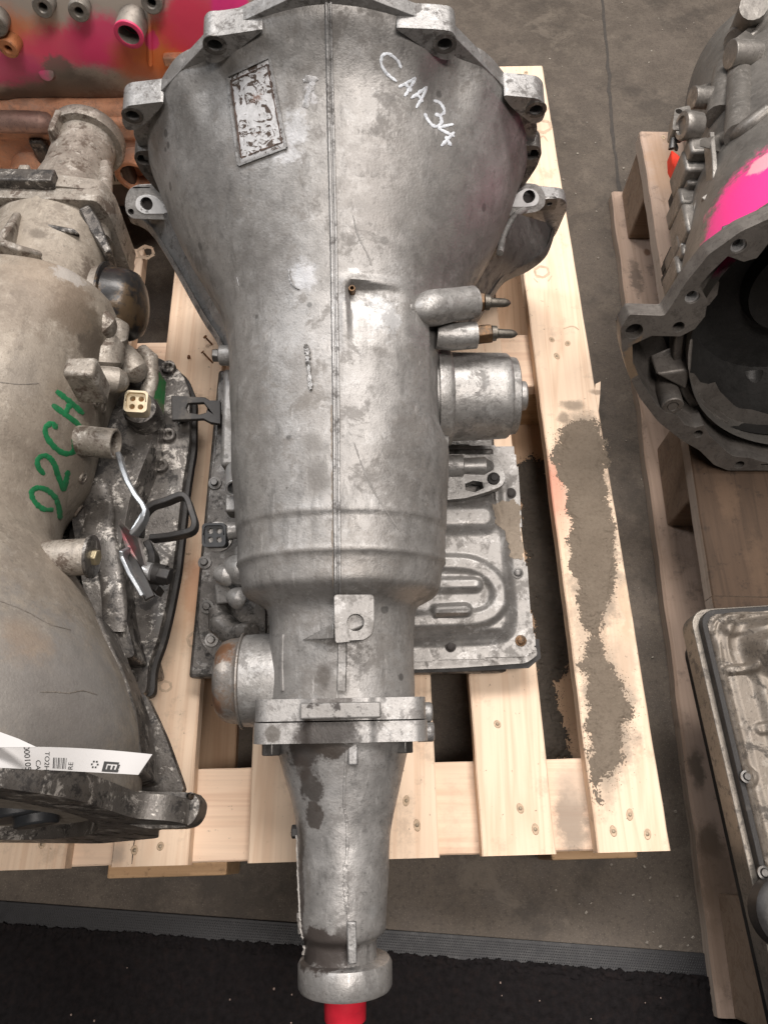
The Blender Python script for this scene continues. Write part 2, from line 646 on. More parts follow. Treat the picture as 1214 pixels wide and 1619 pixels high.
def grit_mat(name, c1, c2):
    t = NT(name)
    a = t.noise(22, 8, .7); b = t.noise(260, 6, .7); c = t.noise(900, 3, .6)
    col = t.mix(t.rng(a, .3, .7), c1, c2)
    col = t.mix(t.rng(b, .52, .75, 0, .6), col, tuple(x*.5 for x in c1))
    col = t.mix(t.rng(c, .6, .72, 0, .5), col, tuple(x*1.6 for x in c2))
    n1 = t.bump(b, .6, .0015); n1 = t.bump(c, .5, .0006, n1)
    return t.out(col, .92, 0, n1, .15)


MAT = {}
MAT['concrete'] = concrete()
MAT['rubber_edge'] = plain('rubber_edge', (.017, .017, .019), .55, 0, .3, .2, 90)
MAT['pile'] = plain('carpet_pile', (.011, .0095, .010), .95, 0, .45, .9, 140, (.022, .015, .014), (.5, .7), .6, .1)
MAT['black_plastic'] = plain('black_plastic', (.022, .024, .027), .42, 0, .3, .1, 80)
MAT['black_steel'] = plain('black_steel', (.030, .028, .027), .5, .3, .35, .3, 60, (.10, .085, .07), (.56, .66), .5)
MAT['gasket'] = plain('gasket', (.016, .014, .013), .6, 0, .4, .4, 90, (.10, .09, .08), (.6, .7), .4)
MAT['hole'] = plain('bore', (.035, .03, .028), .7, .2, .3, .2, 90)
MAT['spot'] = plain('spot_face', (.66, .66, .66), .45, .15, .15, .2, 90, (.08, .07, .065), (.60, .66), .8)
MAT['brass'] = plain('brass', (.15, .085, .042), .5, .6, .35, .4, 160, (.06, .045, .032), (.45, .58), .85)
MAT['steel_tube'] = plain('fitting_steel', (.16, .145, .125), .45, .8, .3, .3, 120, (.06, .05, .04), (.5, .66), .6)
MAT['bright'] = plain('machined', (.62, .62, .62), .35, .7, .15, .2, 90, (.12, .11, .10), (.62, .70), .7)
MAT['zinc'] = plain('zinc_steel', (.42, .44, .46), .38, .85, .2, .15, 90)
MAT['rust'] = plain('rust', (.17, .075, .03), .8, .2, .4, .5, 200)
MAT['red'] = plain('red_plastic', (.70, .022, .045), .38, 0, .12, .1, 60, (.38, .012, .03), (.58, .7), .5)
MAT['red2'] = plain('orange_plastic', (.75, .045, .02), .4, 0, .1, .1, 60)
MAT['chalk'] = plain('chalk_paint', (.62, .65, .69), .8, 0, .15, .4, 160, (.36, .37, .40), (.48, .64), .75)
MAT['green'] = plain('green_paint', (.010, .155, .055), .55, 0, .25, .3, 120, (.05, .12, .06), (.55, .68), .6)
MAT['green_tag'] = plain('green_tag', (.02, .11, .035), .5, 0, .2, .2, 70, (.10, .09, .06), (.5, .62), .8)
MAT['cream'] = plain('cream_plastic', (.62, .52, .36), .45, 0, .12, .1, 60, (.22, .12, .04), (.58, .70), .7)
MAT['paper'] = plain('paper', (.50, .49, .485), .7, 0, .03, .05, 30)
MAT['ink'] = plain('ink', (.03, .03, .03), .7, 0, .3, .0, 60)
MAT['white_paint'] = plain('sealant', (.40, .375, .35), .6, 0, .2, .5, 160)
MAT['mark'] = plain('ink_mark', (.50, .375, .27), .8, 0, .2, .1, 120)
MAT['bolt'] = plain('bolt_steel', (.13, .125, .12), .42, .7, .3, .2, 120, (.05, .045, .04), (.52, .66), .7)
MAT['nail'] = plain('nail_steel', (.30, .24, .17), .5, .5, .3, .2, 200)
MAT['grit'] = grit_mat('absorbent_grit', (.150, .120, .092), (.200, .164, .128))
MAT['grit_dark'] = grit_mat('oily_grit', (.075, .064, .053), (.115, .098, .082))
MAT['dust'] = grit_mat('fine_dust', (.23, .19, .15), (.30, .25, .20))

# ------------------------------------------------------------------ frames
G = Frame((-.048, .69, .385), .019, radians(10))      # main gearbox: bell face centre, shaft along +y
PF = Frame((.2898, .0034, .14), .027)                  # pallet: near right deck corner

# ------------------------------------------------------------------ floor and mat
mb = Mb().box((-6, -4, -.05), (6, 8, 0))
setp(mb.build('floor', MAT['concrete'], None, smooth=0), kind='structure')

# crack in the concrete, a shallow raised-lip groove drawn by a thin dark filler line
fl = Mb(); pts = []
for u, v in [(940, -60), (952, 0), (962, 120), (966, 200), (974, 260), (980, 330), (986, 390)]:
    pts.append(at(u, v, z=0))
P = spline(pts, 8)
for i in range(len(P)-1):
    for a, b in ((P[i], P[i+1]),):
        wv = .0022 + .0028*abs(noise.noise(a*23)); wv2 = .0022 + .0028*abs(noise.noise(b*23))
        j1 = .004*noise.noise(a*31); j2 = .004*noise.noise(b*31)
        fl.add([(a.x-wv+j1, a.y, .0006), (a.x+wv+j1, a.y, .0006), (b.x+wv2+j2, b.y, .0006), (b.x-wv2+j2, b.y, .0006)], [(0, 1, 2, 3)])
floor_o = bpy.data.objects['floor']
weld(fl).build('crack', plain('crack_filler', (.055, .048, .042), .9, 0, .3, .4, 120), floor_o)

# small grit and chips on the floor
ch = Mb()
for i in range(150):
    u, v = random.uniform(860, 1110), random.uniform(0, 1500)
    p = at(u, v, z=0)
    r = random.uniform(.0005, .0017) * (2.0 if random.random() < .06 else 1)
    M = Matrix.Translation(p + Vector((0, 0, r*.5))) @ Matrix.Rotation(random.uniform(0, 3), 4, 'Z') @ Matrix.Rotation(random.uniform(0, 3), 4, 'X')
    ch.box((-r, -r*.7, -r*.5), (r, r*.7, r*.5), M)
setp(ch.build('floor_debris', plain('chip', (.30, .27, .23), .9, 0, .5, .3, 400), None, smooth=0),
     'small pale chips and grit scattered over the concrete floor', 'debris', kind='stuff')

# mat: rubber edging with a diamond tread, black pile
m0, m1 = at(0, 1424, z=.004), at(1110, 1507, z=.004)
md = (m1 - m0).normalized(); mn = Vector((md.y, -md.x, 0))
matT = thing('floor_mat', m0, 'black carpet-pile floor mat with grey rubber edging in front of the pallet', 'mat')
MFr = Frame(m0 * 1.0); MFr.O = Vector((m0.x, m0.y, 0))
MFr.M = Matrix((md, -mn, Vector((0, 0, 1)))).transposed(); MFr.T = MFr.M.transposed()
EW = .019
mb = Mb().box((-.5, -EW-.02, .0005), (1.6, 0, .004))
edge_o = mb.build('rubber_edging', MAT['rubber_edge'], matT, MFr, smooth=0, bevel=.001)
tr = Mb(); st = .0027
for i in range(-40, 350):
    for j in range(7):
        x = i*st + (j % 2)*st*.5; y = -.004 - j*st*.98
        if x > .95: continue
        h = .0003; a = st*.40
        tr.add([(x-a, y, .004), (x, y-a, .004), (x+a, y, .004), (x, y+a, .004), (x, y, .004+h)], [(0, 1, 4), (1, 2, 4), (2, 3, 4), (3, 0, 4)])
tr.build('tread_studs', MAT['rubber_edge'], edge_o, MFr, smooth=0, kind='stuff')
def pile_h(x, y): return .0075 + .0022*noise.noise(Vector((x*260, y*260, 1))) + .0016*noise.noise(Vector((x*90, y*90, 4)))
def pile_k(x, y): return y < -EW - .003 + .0025*noise.noise(Vector((x*22, 3, 0))) + .0022*noise.noise(Vector((x*150, y*60, 7))) + .0012*noise.noise(Vector((x*500, y*200, 7)))
relief(-.22, 1.05, -.30, -EW-.0135, .0026, pile_h, lambda x, y: True, .006).build('carpet_pile', MAT['pile'], matT, MFr, smooth=60)
relief(-.22, 1.05, -EW-.0150, -EW+.010, .0009, pile_h, pile_k, .006).build('carpet_pile_edge', MAT['pile'], matT, MFr, smooth=60)
lt = Mb()
for i in range(60):
    x, y = random.uniform(-.1, .95), random.uniform(-.2, -.04)
    r = random.uniform(.0004, .0009)
    p = Vector((x, y, .0105))
    lt.box((-r, -r, -r), (r, r, r), Matrix.Translation(p) @ Matrix.Rotation(random.uniform(0, 3), 4, 'X'))
lt.build('lint_specks', plain('lint', (.35, .26, .22), .9, 0, .4, .2, 300), matT, MFr, smooth=0, kind='stuff')


# ------------------------------------------------------------------ wood
def wp(u, v, z=.14): return at(u, v, z=z)



FW1, FW2 = (.82, .635, .475), (.71, .505, .355)
knots_main = [
    (wp(322, 925), .030, (.40, .17, .10), .8, .45, (1, .62, 1)),
    (wp(318, 920), .055, (.60, .36, .22), .5, .9, (1, .55, 1)),
    (wp(300, 965), .05, (.58, .36, .22), .4, .9, (.8, .8, 1)),
    (wp(876, 770), .028, (.60, .13, .08), .55, .8, (1.2, .45, 1)),
    (wp(880, 800), .035, (.72, .36, .26), .4, .8, (1.2, .5, 1)),
    (wp(215, 380), .02, (.33, .24, .17), .6, .7, (1, .8, 1)),
    (wp(232, 520), .014, (.22, .18, .14), .6, .6, (1, .5, 1)),
    (wp(915, 690), .05, (.30, .24, .18), .75, .75, (1.6, .8, 1)),
    (wp(935, 1000), .07, (.36, .29, .22), .6, .7, (2.2, .55, 1)),
    (wp(985, 1060), .035, (.42, .33, .25), .55, .6, (1.6, .6, 1)),
    (wp(990, 960), .03, (.45, .33, .22), .55, .6, (3.0, .5, 1)),
    (wp(250, 1000), .05, (.55, .42, .30), .35, .9, (.7, .5, 1)),
    (wp(185, 1350), .012, (.35, .29, .24), .7, .8, (1, .8, 1)),
    (wp(905, 640), .012, (.20, .16, .12), .7, .6, (.6, 1.2, 1)),
    (wp(945, 620), .006, (.25, .18, .13), .7, .6, (.4, 1.2, 1)),
    (wp(890, 660), .010, (.20, .16, .12), .75, .6, (1.0, .8, 1)),
    (wp(925, 700), .050, (.27, .22, .17), .85, .7, (1.5, .75, 1)), (wp(935, 800), .055, (.27, .22, .17), .8, .6, (1.5, .6, 1)), (wp(942, 900), .055, (.27, .22, .17), .8, .6, (1.5, .6, 1)),
    (wp(962, 1130), .050, (.29, .24, .19), .85, .6, (1.5, .6, 1)), (wp(955, 1210), .030, (.32, .26, .20), .8, .7, (1.4, .6, 1)),
    (wp(850, 195), .035, (.50, .40, .30), .45, .8, (1, .5, 1)),
]
MAT['wood_y'] = wood('pine_lengthwise', FW1, FW2, 'y', (.34, .25, .18), .38, knots_main)
MAT['wood_x'] = wood('pine_crosswise', (.79, .60, .45), (.69, .48, .345), 'x', (.33, .25, .18), .22,
                     [(wp(905, 1300, .12), .035, (.20, .17, .14), .75, .6, (1.4, .7, 1)), (wp(905, 1240, .12), .03, (.42, .34, .27), .6, .7, (1, 1, 1))])
MAT['wood_b'] = wood('pine_blocks', (.56, .38, .25), (.46, .29, .18), 'y', (.15, .11, .08), .35)
MAT['wood_bx'] = wood('pine_chipboard', (.50, .33, .19), (.38, .24, .13), 'x', (.16, .10, .06), .6, gscale=60)
OW = [(wp(1190, 840), .14, (.13, .075, .042), .75, .8, (1, .8, 1)), (wp(1160, 760), .06, (.10, .065, .04), .7, .8, (1, .8, 1)),
      (wp(1120, 1330, .02), .02, (.10, .075, .055), .8, .6, (1, .8, 1)), (wp(1140, 1400, .02), .04, (.16, .11, .075), .7, .7, (1, .5, 1)),
      (wp(1130, 1500, .02), .03, (.20, .14, .10), .6, .7, (1.5, .4, 1)), (wp(1100, 1215, .02), .02, (.10, .08, .06), .8, .6, (1.5, .6, 1)),
      (wp(1004, 440, .02), .03, (.13, .10, .08), .8, .7, (2.6, .6, 1)), (wp(1022, 400, .02), .007, (.16, .085, .05), .85, .5, (1, .7, 1)),
      (wp(1048, 262), .05, (.40, .25, .15), .55, .8, (1.6, .5, 1)), (wp(1018, 620, .02), .012, (.05, .20, .50), .0, .5, (4, .5, 1))]
MAT['old_y'] = wood('weathered_lengthwise', (.44, .325, .255), (.34, .245, .185), 'y', (.14, .11, .09), .6, OW, .75, 14)
MAT['old_edge'] = wood('weathered_edge', (.46, .38, .315), (.36, .28, .22), 'y', (.20, .16, .13), .5, (), .8, 20)
MAT['old_x'] = wood('weathered_crosswise', (.30, .22, .16), (.24, .165, .115), 'x', (.13, .10, .08), .6, (), .75, 14)


def board(name, x0, x1, y0, y1, z0, z1, mat, parent, fr, axis='y', seed=0, rough=.0009, ch=.0014, side=None):
    """plank with slightly uneven sawn edges"""
    mb = Mb(); L = (y1-y0) if axis == 'y' else (x1-x0)
    n = max(4, int(L/.02)); vs = []
    for i in range(n+1):
        t = i/n
        if axis == 'y': a0, a1 = x0, x1
        else: a0, a1 = y0, y1
        e0 = rough*(noise.noise(Vector((t*L*14, seed, 0))) + .6*noise.noise(Vector((t*L*70, seed, 5))))
        e1 = rough*(noise.noise(Vector((t*L*14, seed, 9))) + .6*noise.noise(Vector((t*L*70, seed, 15))))
        c0, c1 = a0 + e0, a1 + e1
        zt = z1 + .0006*noise.noise(Vector((t*L*5, seed, 30)))
        for a, z in ((c0, z0), (c1, z0), (c1, zt-ch), (c1-ch, zt), (c0+ch, zt), (c0, zt-ch)):
            if axis == 'y': vs.append((a, y0 + t*L, z))
            else: vs.append((x0 + t*L, a, z))
    fs = [(j*6+i, j*6+(i+1) % 6, j*6+6+(i+1) % 6, j*6+6+i) for j in range(n) for i in range(6)]
    if axis == 'x': pass
    else: fs = [tuple(reversed(f)) for f in fs]
    caps = [(0, 1, 2, 3, 4, 5), tuple(n*6+i for i in range(5, -1, -1))]
    if axis == 'x': caps = [tuple(reversed(c)) for c in caps]
    mb.add(vs, fs + caps)
    o = mb.build(name, mat, parent, fr, smooth=30)
    if side:
        o.data.materials.append(side)
        for p in o.data.polygons:
            if abs(p.normal.z) < .5: p.material_index = 1
    return o


nail_mb = Mb().lathe((0, 0, -.0012), (0, 0, 1), [(0, .0020), (.0012, .0020), (.0016, .0015), (.0018, .0006)], 12)
dimple_mb = Mb().lathe((0, 0, 0.0001), (0, 0, 1), [(0, .0036), (.0004, .0031), (.0002, .0026)], 14)
NM = {}


def nail(u, v, z, parent):
    p = at(u, v, z=z) - BASE[parent.name]
    for nm, m_, mt in (('nail', nail_mb, MAT['nail']), ):
        if nm not in NM:
            me = bpy.data.meshes.new(nm)
            full = Mb().add(m_.v, m_.f)
            me.from_pydata(full.v, [], full.f); me.materials.append(mt); me.shade_smooth(); me.set_sharp_from_angle(angle=radians(40))
            NM[nm] = me
            d = bpy.data.meshes.new('nail_dent'); d.from_pydata(dimple_mb.v, [], dimple_mb.f)
            d.materials.append(plain('bruised_wood', (.52, .39, .27), .8, 0, .3, .3, 300)); d.shade_smooth()
            NM['dent'] = d
        o = bpy.data.objects.new('nail', NM['nail']); COL.objects.link(o); o.parent = parent
        o.location = p + Vector((0, 0, .0004)); o.rotation_euler = (random.uniform(-.2, .2), random.uniform(-.2, .2), random.uniform(0, 3))
        d = bpy.data.objects.new('nail_dent', NM['dent']); COL.objects.link(d); d.parent = parent
        d.location = p; d.scale = (1, random.uniform(1.2, 1.7), 1); d.rotation_euler.z = random.uniform(-.5, .5)


# ------------------------------------------------------------------ fresh pine pallet
pal = thing('wooden_pallet', PF.w((-.46, .58, -.14)), 'fresh pale pine pallet carrying the silver and the tan gearbox', 'pallet')
DT, CT = .020, .020
decks = {}
for k, (x0, x1, yl) in {'e': (-.0739, 0, 1.172), 'd': (-.191, -.1157, 1.172), 'c2': (-.309, -.2338, 1.172), 'c1': (-.427, -.353, 1.172),
                        'b': (-.564, -.487, 1.172), 'a': (-.687, -.6105, .803), 'z': (-.81, -.735, .803), 'y': (-.92, -.85, 1.172)}.items():
    decks[k] = board('deck_board', x0, x1, 0, yl, -DT, 0, MAT['wood_y'], pal, PF, 'y', seed=sum(map(ord, k)))
for y0, y1 in ((.002, .094), (.570, .655), (1.078, 1.170)):
    board('cross_board', -.92, .0 - .002, y0, y1, -DT-CT, -DT-.0004, MAT['wood_x'], pal, PF, 'x', seed=y0*10)
for x0, x1, dy in ((-.113, -.022, -.006), (-.580, -.455, -.011), (-.915, -.82, 0)):
    for y0, y1 in ((dy, .09), (.57, .655), (1.085, 1.165)):
        Mb().box((x0, y0, -.122), (x1, y1, -DT-CT-.0004)).build('block', MAT['wood_bx'], pal, PF, smooth=0, bevel=.002)
    board('bottom_board', x0-.012, x1-.012, .004, 1.168, -.1395, -.1225, MAT['wood_b'], pal, PF, 'y', seed=x0*30)
for k, L in {'a': [(67, 1334)], 'b': [(213, 1344), (254, 1338)], 'c2': [(642, 1266), (659, 1305)],
             'd': [(822, 1278), (846, 1311), (786, 1145)], 'e': [(995, 1288), (969, 1314), (1023, 1319), (872, 537), (897, 543), (880, 563), (815, 121), (831, 115), (830, 124)]}.items():
    for u, v in L: nail(u, v, .14, decks[k])
# two pulled nails standing out of the second board, one stub
sp = Mb()
for (u0, v0), (u1, v1) in (((325, 533), (336, 545)), ((321, 557), (337, 574))):
    a, b = wp(u1, v1), at(u0, v0, z=.152)
    sp.cyl(a, b, .0012, .0011, 8); sp.cyl(b, b + (b-a).normalized()*.0012, .003, .0026, 10)
sp.cyl(wp(299, 566), at(299, 563, z=.145), .0022, .002, 8)
sp.build('bent_nail', MAT['rust'], decks['b'])
# splinter on the right edge
s0 = Mb(); q = [at(u, v, z=.139) for u, v in ((938, 640), (941, 607), (949, 603), (948, 625), (944, 668))]
s0.add(q + [x - Vector((0, 0, .006)) for x in q], [(0, 1, 2, 3, 4), (9, 8, 7, 6, 5)] + [(i, i+5, (i+1) % 5+5, (i+1) % 5) for i in range(5)])
s0.build('splinter', MAT['wood_y'], decks['e'], smooth=0)
# hexagonal nut prints and carton stamps on the boards
deckb = Mb().box((-1, -.1, -.02), (.0, 1.3, .0)); DECK = bvh(deckb, PF)
for u, v, r, sx in ((231, 399, 12, 1.1), (311, 1012, 15, 1), (230, 1076, 17, 1), (262, 1085, 10, 1), (856, 430, 11, 1.1), (857, 200, 12, 1.2)):
    mk = Mb(); hx = [(u + r*sx*cos(pi/3*i+.3), v + r*.85*sin(pi/3*i+.3)) for i in range(7)]
    for i in range(6):
        if u == 230 and hx[i][0] < 232: continue
        stroke(mk, [hx[i], hx[i+1]], 4.0, DECK, .00005, n=3, rag=.5, seed=i, taper=False)
    weld(mk).build('ink_stamp', MAT['mark'], decks['e' if u > 600 else 'b'])
for p in ([(848, 175), (853, 168), (858, 178)], [(862, 178), (867, 170)], [(850, 222), (858, 215), (866, 224)], [(843, 440), (850, 447)], [(866, 445), (872, 436)], [(311, 1012), (320, 1004)],
          [(890, 520), (905, 516), (915, 522)], [(200, 412), (215, 408), (236, 404)], [(225, 395), (233, 392)]):
    mk = Mb(); stroke(mk, p, 2.4, DECK, .00005, n=3, rag=.6)
    weld(mk).build('ink_stamp', MAT['mark'], decks['e' if p[0][0] > 600 else 'b'])
# crack in board b
ck = Mb(); stroke(ck, [(209, 1366), (211, 1345), (213, 1330), (217, 1310)], 1.6, DECK, .00003, n=4)
weld(ck).build('split', MAT['hole'], decks['b'])


# spilled absorbent, heaped along the right-hand board and on the plank below it
def heap(name, poly, z, fr, hmax, mat, step, label, seed, edge=26, rag=9):
    """poly in picture coordinates of the plane z; relief built in world x,y"""
    pw = [at(u, v, z=z) for u, v in poly]; pl = [(p.x, p.y) for p in pw]
    k = .00062
    def d(x, y):
        n_ = noise.noise(Vector((x*60, y*60, seed)))*rag*1.5*k + noise.noise(Vector((x*190, y*190, seed)))*rag*.8*k + noise.noise(Vector((x*420, y*420, seed)))*rag*.9*k + noise.noise(Vector((x*900, y*900, seed)))*rag*.55*k
        return sdpoly((x, y), pl) + n_
    def hf(x, y):
        t = sstep(0, edge*k, d(x, y))
        return z + .0004 + hmax*t*(.62 + .5*noise.noise(Vector((x*28, y*28, seed+2))) + .22*noise.noise(Vector((x*130, y*130, seed+3)))) + .0003*noise.noise(Vector((x*600, y*600, 2)))
    xs = [p[0] for p in pl]; ys = [p[1] for p in pl]
    rr = random.Random(seed)
    def grains(mb):
        for i in range(16000):
            x, y = rr.uniform(min(xs)-.02, max(xs)+.02), rr.uniform(min(ys)-.03, max(ys)+.03)
            e = sdpoly((x, y), pl)
            if e > .006 or rr.random() > math.exp(-max(0, -e)/.0055)*(.35+.65*(noise.noise(Vector((x*40, y*40, seed)))>0)): continue
            if z > .1 and PF.l((x, y, z)).x > -.001 or z > .1 and PF.l((x, y, z)).x < -.073: continue
            r_ = rr.uniform(.0003, .0008); h = r_*.7; a0 = rr.uniform(0, 3)
            p = [(x+r_*cos(a0+k*2.1)*rr.uniform(.6, 1.2), y+r_*sin(a0+k*2.1)*rr.uniform(.6, 1.2), z) for k in range(3)]
            mb.add(p + [(x, y, z+h)], [(0, 1, 3), (1, 2, 3), (2, 0, 3)])
    mb = relief(min(xs)-.01, max(xs)+.01, min(ys)-.01, max(ys)+.01, step, hf, lambda x, y: d(x, y) > 0, .0006)
    grains(mb)
    return setp(mb.build(name, mat, None, smooth=70, loc=(pw[0].x, pw[0].y, z)), label, 'grit', kind='stuff')


heap('absorbent_grit', [(873, 715), (885, 680), (905, 664), (935, 664), (955, 690), (962, 720), (956, 750), (962, 790), (970, 850), (975, 905), (968, 945), (956, 965),
                        (950, 1000), (955, 1040), (972, 1065), (990, 1095), (996, 1130), (985, 1170), (980, 1205), (962, 1228), (948, 1232), (946, 1262), (938, 1262), (930, 1180), (932, 1090),
                        (918, 1050), (930, 1005), (912, 960), (908, 925), (900, 880), (897, 820), (896, 775), (880, 750)],
     .14, PF, .0042, MAT['grit'], .0009, 'grey-brown absorbent grit heaped along the rightmost board of the fresh pallet', 3)
heap('oily_grit', [(815, 735), (840, 722), (862, 735), (876, 770), (885, 830), (893, 900), (900, 970), (905, 1040), (893, 1062), (878, 1080), (882, 1120), (895, 1160), (902, 1200), (840, 1205), (842, 1100), (848, 1040), (838, 960), (825, 850)],
     .0185, PF, .006, MAT['grit_dark'], .0012, 'dark oily grit on the low plank between the two rightmost deck boards', 11)

# ------------------------------------------------------------------ weathered pallet on the right
RP = Frame((.3785, .26, .14), -.024)
pr = thing('wooden_pallet', RP.w((.45, .3, -.14)), 'weathered brown pallet at the right edge, under the pink-painted gearbox', 'pallet')
MAT['ply'] = wood('dark_ply', (.065, .040, .025), (.042, .026, .016), 'y', (.020, .013, .009), .7, [(wp(1150, 790), .03, (.11, .068, .042), .7, .8, (2, .6, 1)), (wp(1200, 900), .04, (.10, .062, .038), .6, .8, (2, .6, 1))], .7, 20)
dk0 = board('deck_board', 0, .34, .36, .765, -.024, 0, MAT['old_y'], pr, RP, 'y', 3, .0016, .002, MAT['old_edge'])
board('deck_board', 0, .34, .0135, .3585, -.024, -.001, MAT['ply'], pr, RP, 'y', 4, .001, .0014, MAT['old_edge'])
board('deck_board', 0, .34, -.42, .0125, -.024, -.002, MAT['ply'], pr, RP, 'y', 6, .0015, .0014, MAT['old_edge'])
board('deck_board', .345, .62, -.42, .765, -.024, -.001, MAT['ply'], pr, RP, 'y', 5, .001)
for y0, y1, tx in ((.66, .76, .03), (.15, .27, 0), (-.42, -.3, 0)):
    Mb().box((.004 + tx*0, y0, -.118), (.11, y1, -.0245)).build('block', MAT['old_x'], pr, RP, smooth=0, bevel=.003)
    Mb().box((.48, y0, -.118), (.6, y1, -.0245)).build('block', MAT['old_x'], pr, RP, smooth=0, bevel=.003)
board('bottom_board', -.012, .105, -.42, .765, -.1395, -.1185, MAT['old_y'], pr, RP, 'y', 9, .0022, .003, MAT['old_edge'])
board('bottom_board', .48, .6, -.42, .765, -.1395, -.1185, MAT['old_y'], pr, RP, 'y', 10, .002, .003)
nail(1048, 217, .14, dk0)

# ================================================================== the silver gearbox
gb = thing('gearbox', (-.05, .35, .14), 'silver automatic gearbox with white CAA34 writing and a red tail plug, in the middle', 'gearbox')

TAB = [  # y, rx, top, bottom, exponent, cx, cz
    (.000, .2040, .2080, .170, 1.74, 0, 0), (-.018, .2010, .1985, .165, 1.76, 0, 0), (-.034, .1945, .1820, .16, 1.82, 0, 0), (-.055, .1865, .1645, .16, 1.9, 0, 0),
    (-.085, .1755, .1495, .15, 2.0, 0, 0), (-.120, .1590, .1365, .14, 2.05, 0, 0), (-.160, .1360, .1235, .13, 2.1, 0, 0),
    (-.195, .1195, .1140, .12, 2.1, 0, 0), (-.230, .1110, .1085, .115, 2.1, 0, 0), (-.300, .1070, .1035, .11, 2.15, 0, 0),
    (-.360, .1040, .0985, .11, 2.2, 0, 0), (-.412, .0995, .0930, .11, 2.2, 0, 0), (-.4165, .0992, .0932, .11, 2.2, 0, 0),
    (-.4200, .0975, .0910, .11, 2.2, 0, 0), (-.445, .0965, .0895, .11, 2.2, 0, 0), (-.4495, .0970, .0905, .11, 2.2, 0, 0),
    (-.4530, .0948, .0878, .11, 2.2, 0, 0), (-.462, .0930, .0855, .11, 2.2, 0, 0), (-.473, .0915, .0838, .11, 2.15, 0, 0), (-.4775, .0885, .0805, .10, 2.1, 0, 0),
    (-.482, .0810, .0735, .09, 2.1, 0, 0), (-.487, .0720, .0650, .08, 2.1, 0, 0), (-.492, .0685, .0612, .08, 2.1, 0, 0), (-.500, .0668, .0590, .07, 2.1, 0, 0),
    (-.530, .0655, .0560, .065, 2.15, 0, 0), (-.585, .0650, .0540, .065, 2.2, 0, 0)]
fG = pchip(TAB)
PK0 = G.on(551, 442, 2, .1165)


def dispG(v, a):
    r = Vector((v.x, 0, v.z)); d = r.length
    if v.z > 0:
        # cast pocket right of the seam
        dx, dy = v.x - PK0.x, PK0.y - v.y
        if -.012 < dx < .052 and -.012 < dy < .066:
            k = sstep(-.003, .003, dx)*sstep(-.003, .0025, dy)*max(0, 1 - max(0, dx)/.050)*max(0, 1-max(0, dy)/.062)
            v = v - r.normalized()*.0125*k
        # proud wall round it
        if -.02 < dx < .075 and -.02 < dy < .08:
            k2 = sstep(-.012, -.001, dx)*sstep(-.012, -.001, dy)*sstep(.075, .045, dx)*sstep(.08, .03, dy)
            v = v + r.normalized()*.0028*k2
        # scallops behind the upper flange lugs
        for lx, lz in ((-.104, .149), (.104, .149)):
            q = sqrt((v.x-lx)**2*1.2 + (v.z-lz+.01)**2)
            if v.y > -.075: v = v - r.normalized()*.010*sstep(.040, .012, q)*sstep(-.075, -.02, v.y)
        # right flank steps in beside the servo
        k = sstep(.083, .095, v.x)*sstep(-.205, -.225, v.y)*sstep(-.345, -.31, v.y)
        v = v - Vector((.010*k, 0, 0))
    n_ = .0011*noise.noise(Vector((v.x*22, v.y*22, v.z*22))) + .0004*noise.noise(Vector((v.x*80, v.y*80, v.z*80)))
    return v + r.normalized()*n_


ysG = [-.0021*i for i in range(0, 279)]
body_mb = loft(fG, ysG, 260, dispG)
bodyT = bvh(body_mb, G)


def hp(u, v, off=0):
    g = hit(u, v, bodyT)
    return g[0] + g[1]*off if g else at(u, v, z=.4)


grey, dark, palec = (.335, .325, .315), (.05, .043, .038), (.62, .62, .63)
blots = [
    (hp(420, 400), .05, (.17, .157, .145), .55, .7, (1.2, .6, 1), 2.6), (hp(600, 300), .05, (.165, .152, .142), .55, .7, (1, .6, 1), 2.6), (hp(480, 600), .035, (.16, .145, .13), .5, .7, (1.4, .6, 1), 2.8), (hp(640, 760), .045, (.15, .138, .127), .55, .7, (1.4, .6, 1), 2.6),
    (hp(410, 680), .035, (.17, .157, .145), .5, .7, (1.4, .5, 1), 2.6), (hp(560, 880), .05, (.16, .145, .13), .5, .8, (.7, 1.3, 1), 2.4), (hp(690, 420), .04, (.125, .115, .105), .6, .7, (1, .7, 1), 2.4), (hp(340, 280), .04, (.17, .16, .152), .5, .7, (1, .6, 1), 2.6),
    (hp(478, 435), .016, (.46, .46, .47), .7, .7, (1, 1, 1), 2.6), (hp(470, 440), .005, (.45, .45, .45), .5, .5, (1, .6, 1), 3.2), 
    (hp(468, 205), .018, (.52, .525, .54), .55, .6, (1.4, .7, 1), 3.0), (hp(488, 150), .012, (.55, .55, .57), .6, .6, (1.6, .7, 1), 3.0), (hp(455, 245), .012, (.55, .55, .56), .55, .6, (.7, 1.4, 1), 3.0),
    (hp(606, 500), .017, (.40, .405, .41), .5, .35, (1, .7, 1), 4.5), (hp(572, 492), .008, (.5, .5, .51), .7, .4, (.8, 1.2, 1), 4.0),
    (hp(562, 428), .006, (.5, .5, .5), .6, .6, (.7, 1.6, 1), 3.0), (hp(600, 555), .014, (.09, .08, .07), .6, .8, (.7, 1.8, 1)), 
    (hp(495, 700), .013, (.115, .105, .095), .6, .7), (hp(500, 755), .016, (.11, .10, .09), .6, .7, (1, .7, 1)),
    
    (hp(640, 680), .022, (.10, .092, .085), .55, .8, (1.6, .6, 1)), 
    
    (hp(300, 200), .03, (.12, .11, .10), .5, .8, (1.4, .7, 1)), 
    (hp(700, 320), .10, (.20, .19, .18), .6, .9), (hp(790, 210), .03, (.10, .09, .085), .6, .7, (1.5, 1, 1)),
    (hp(510, 1070), .013, (.06, .05, .042), .75, .7, (1.4, .8, 1)), 
    
]
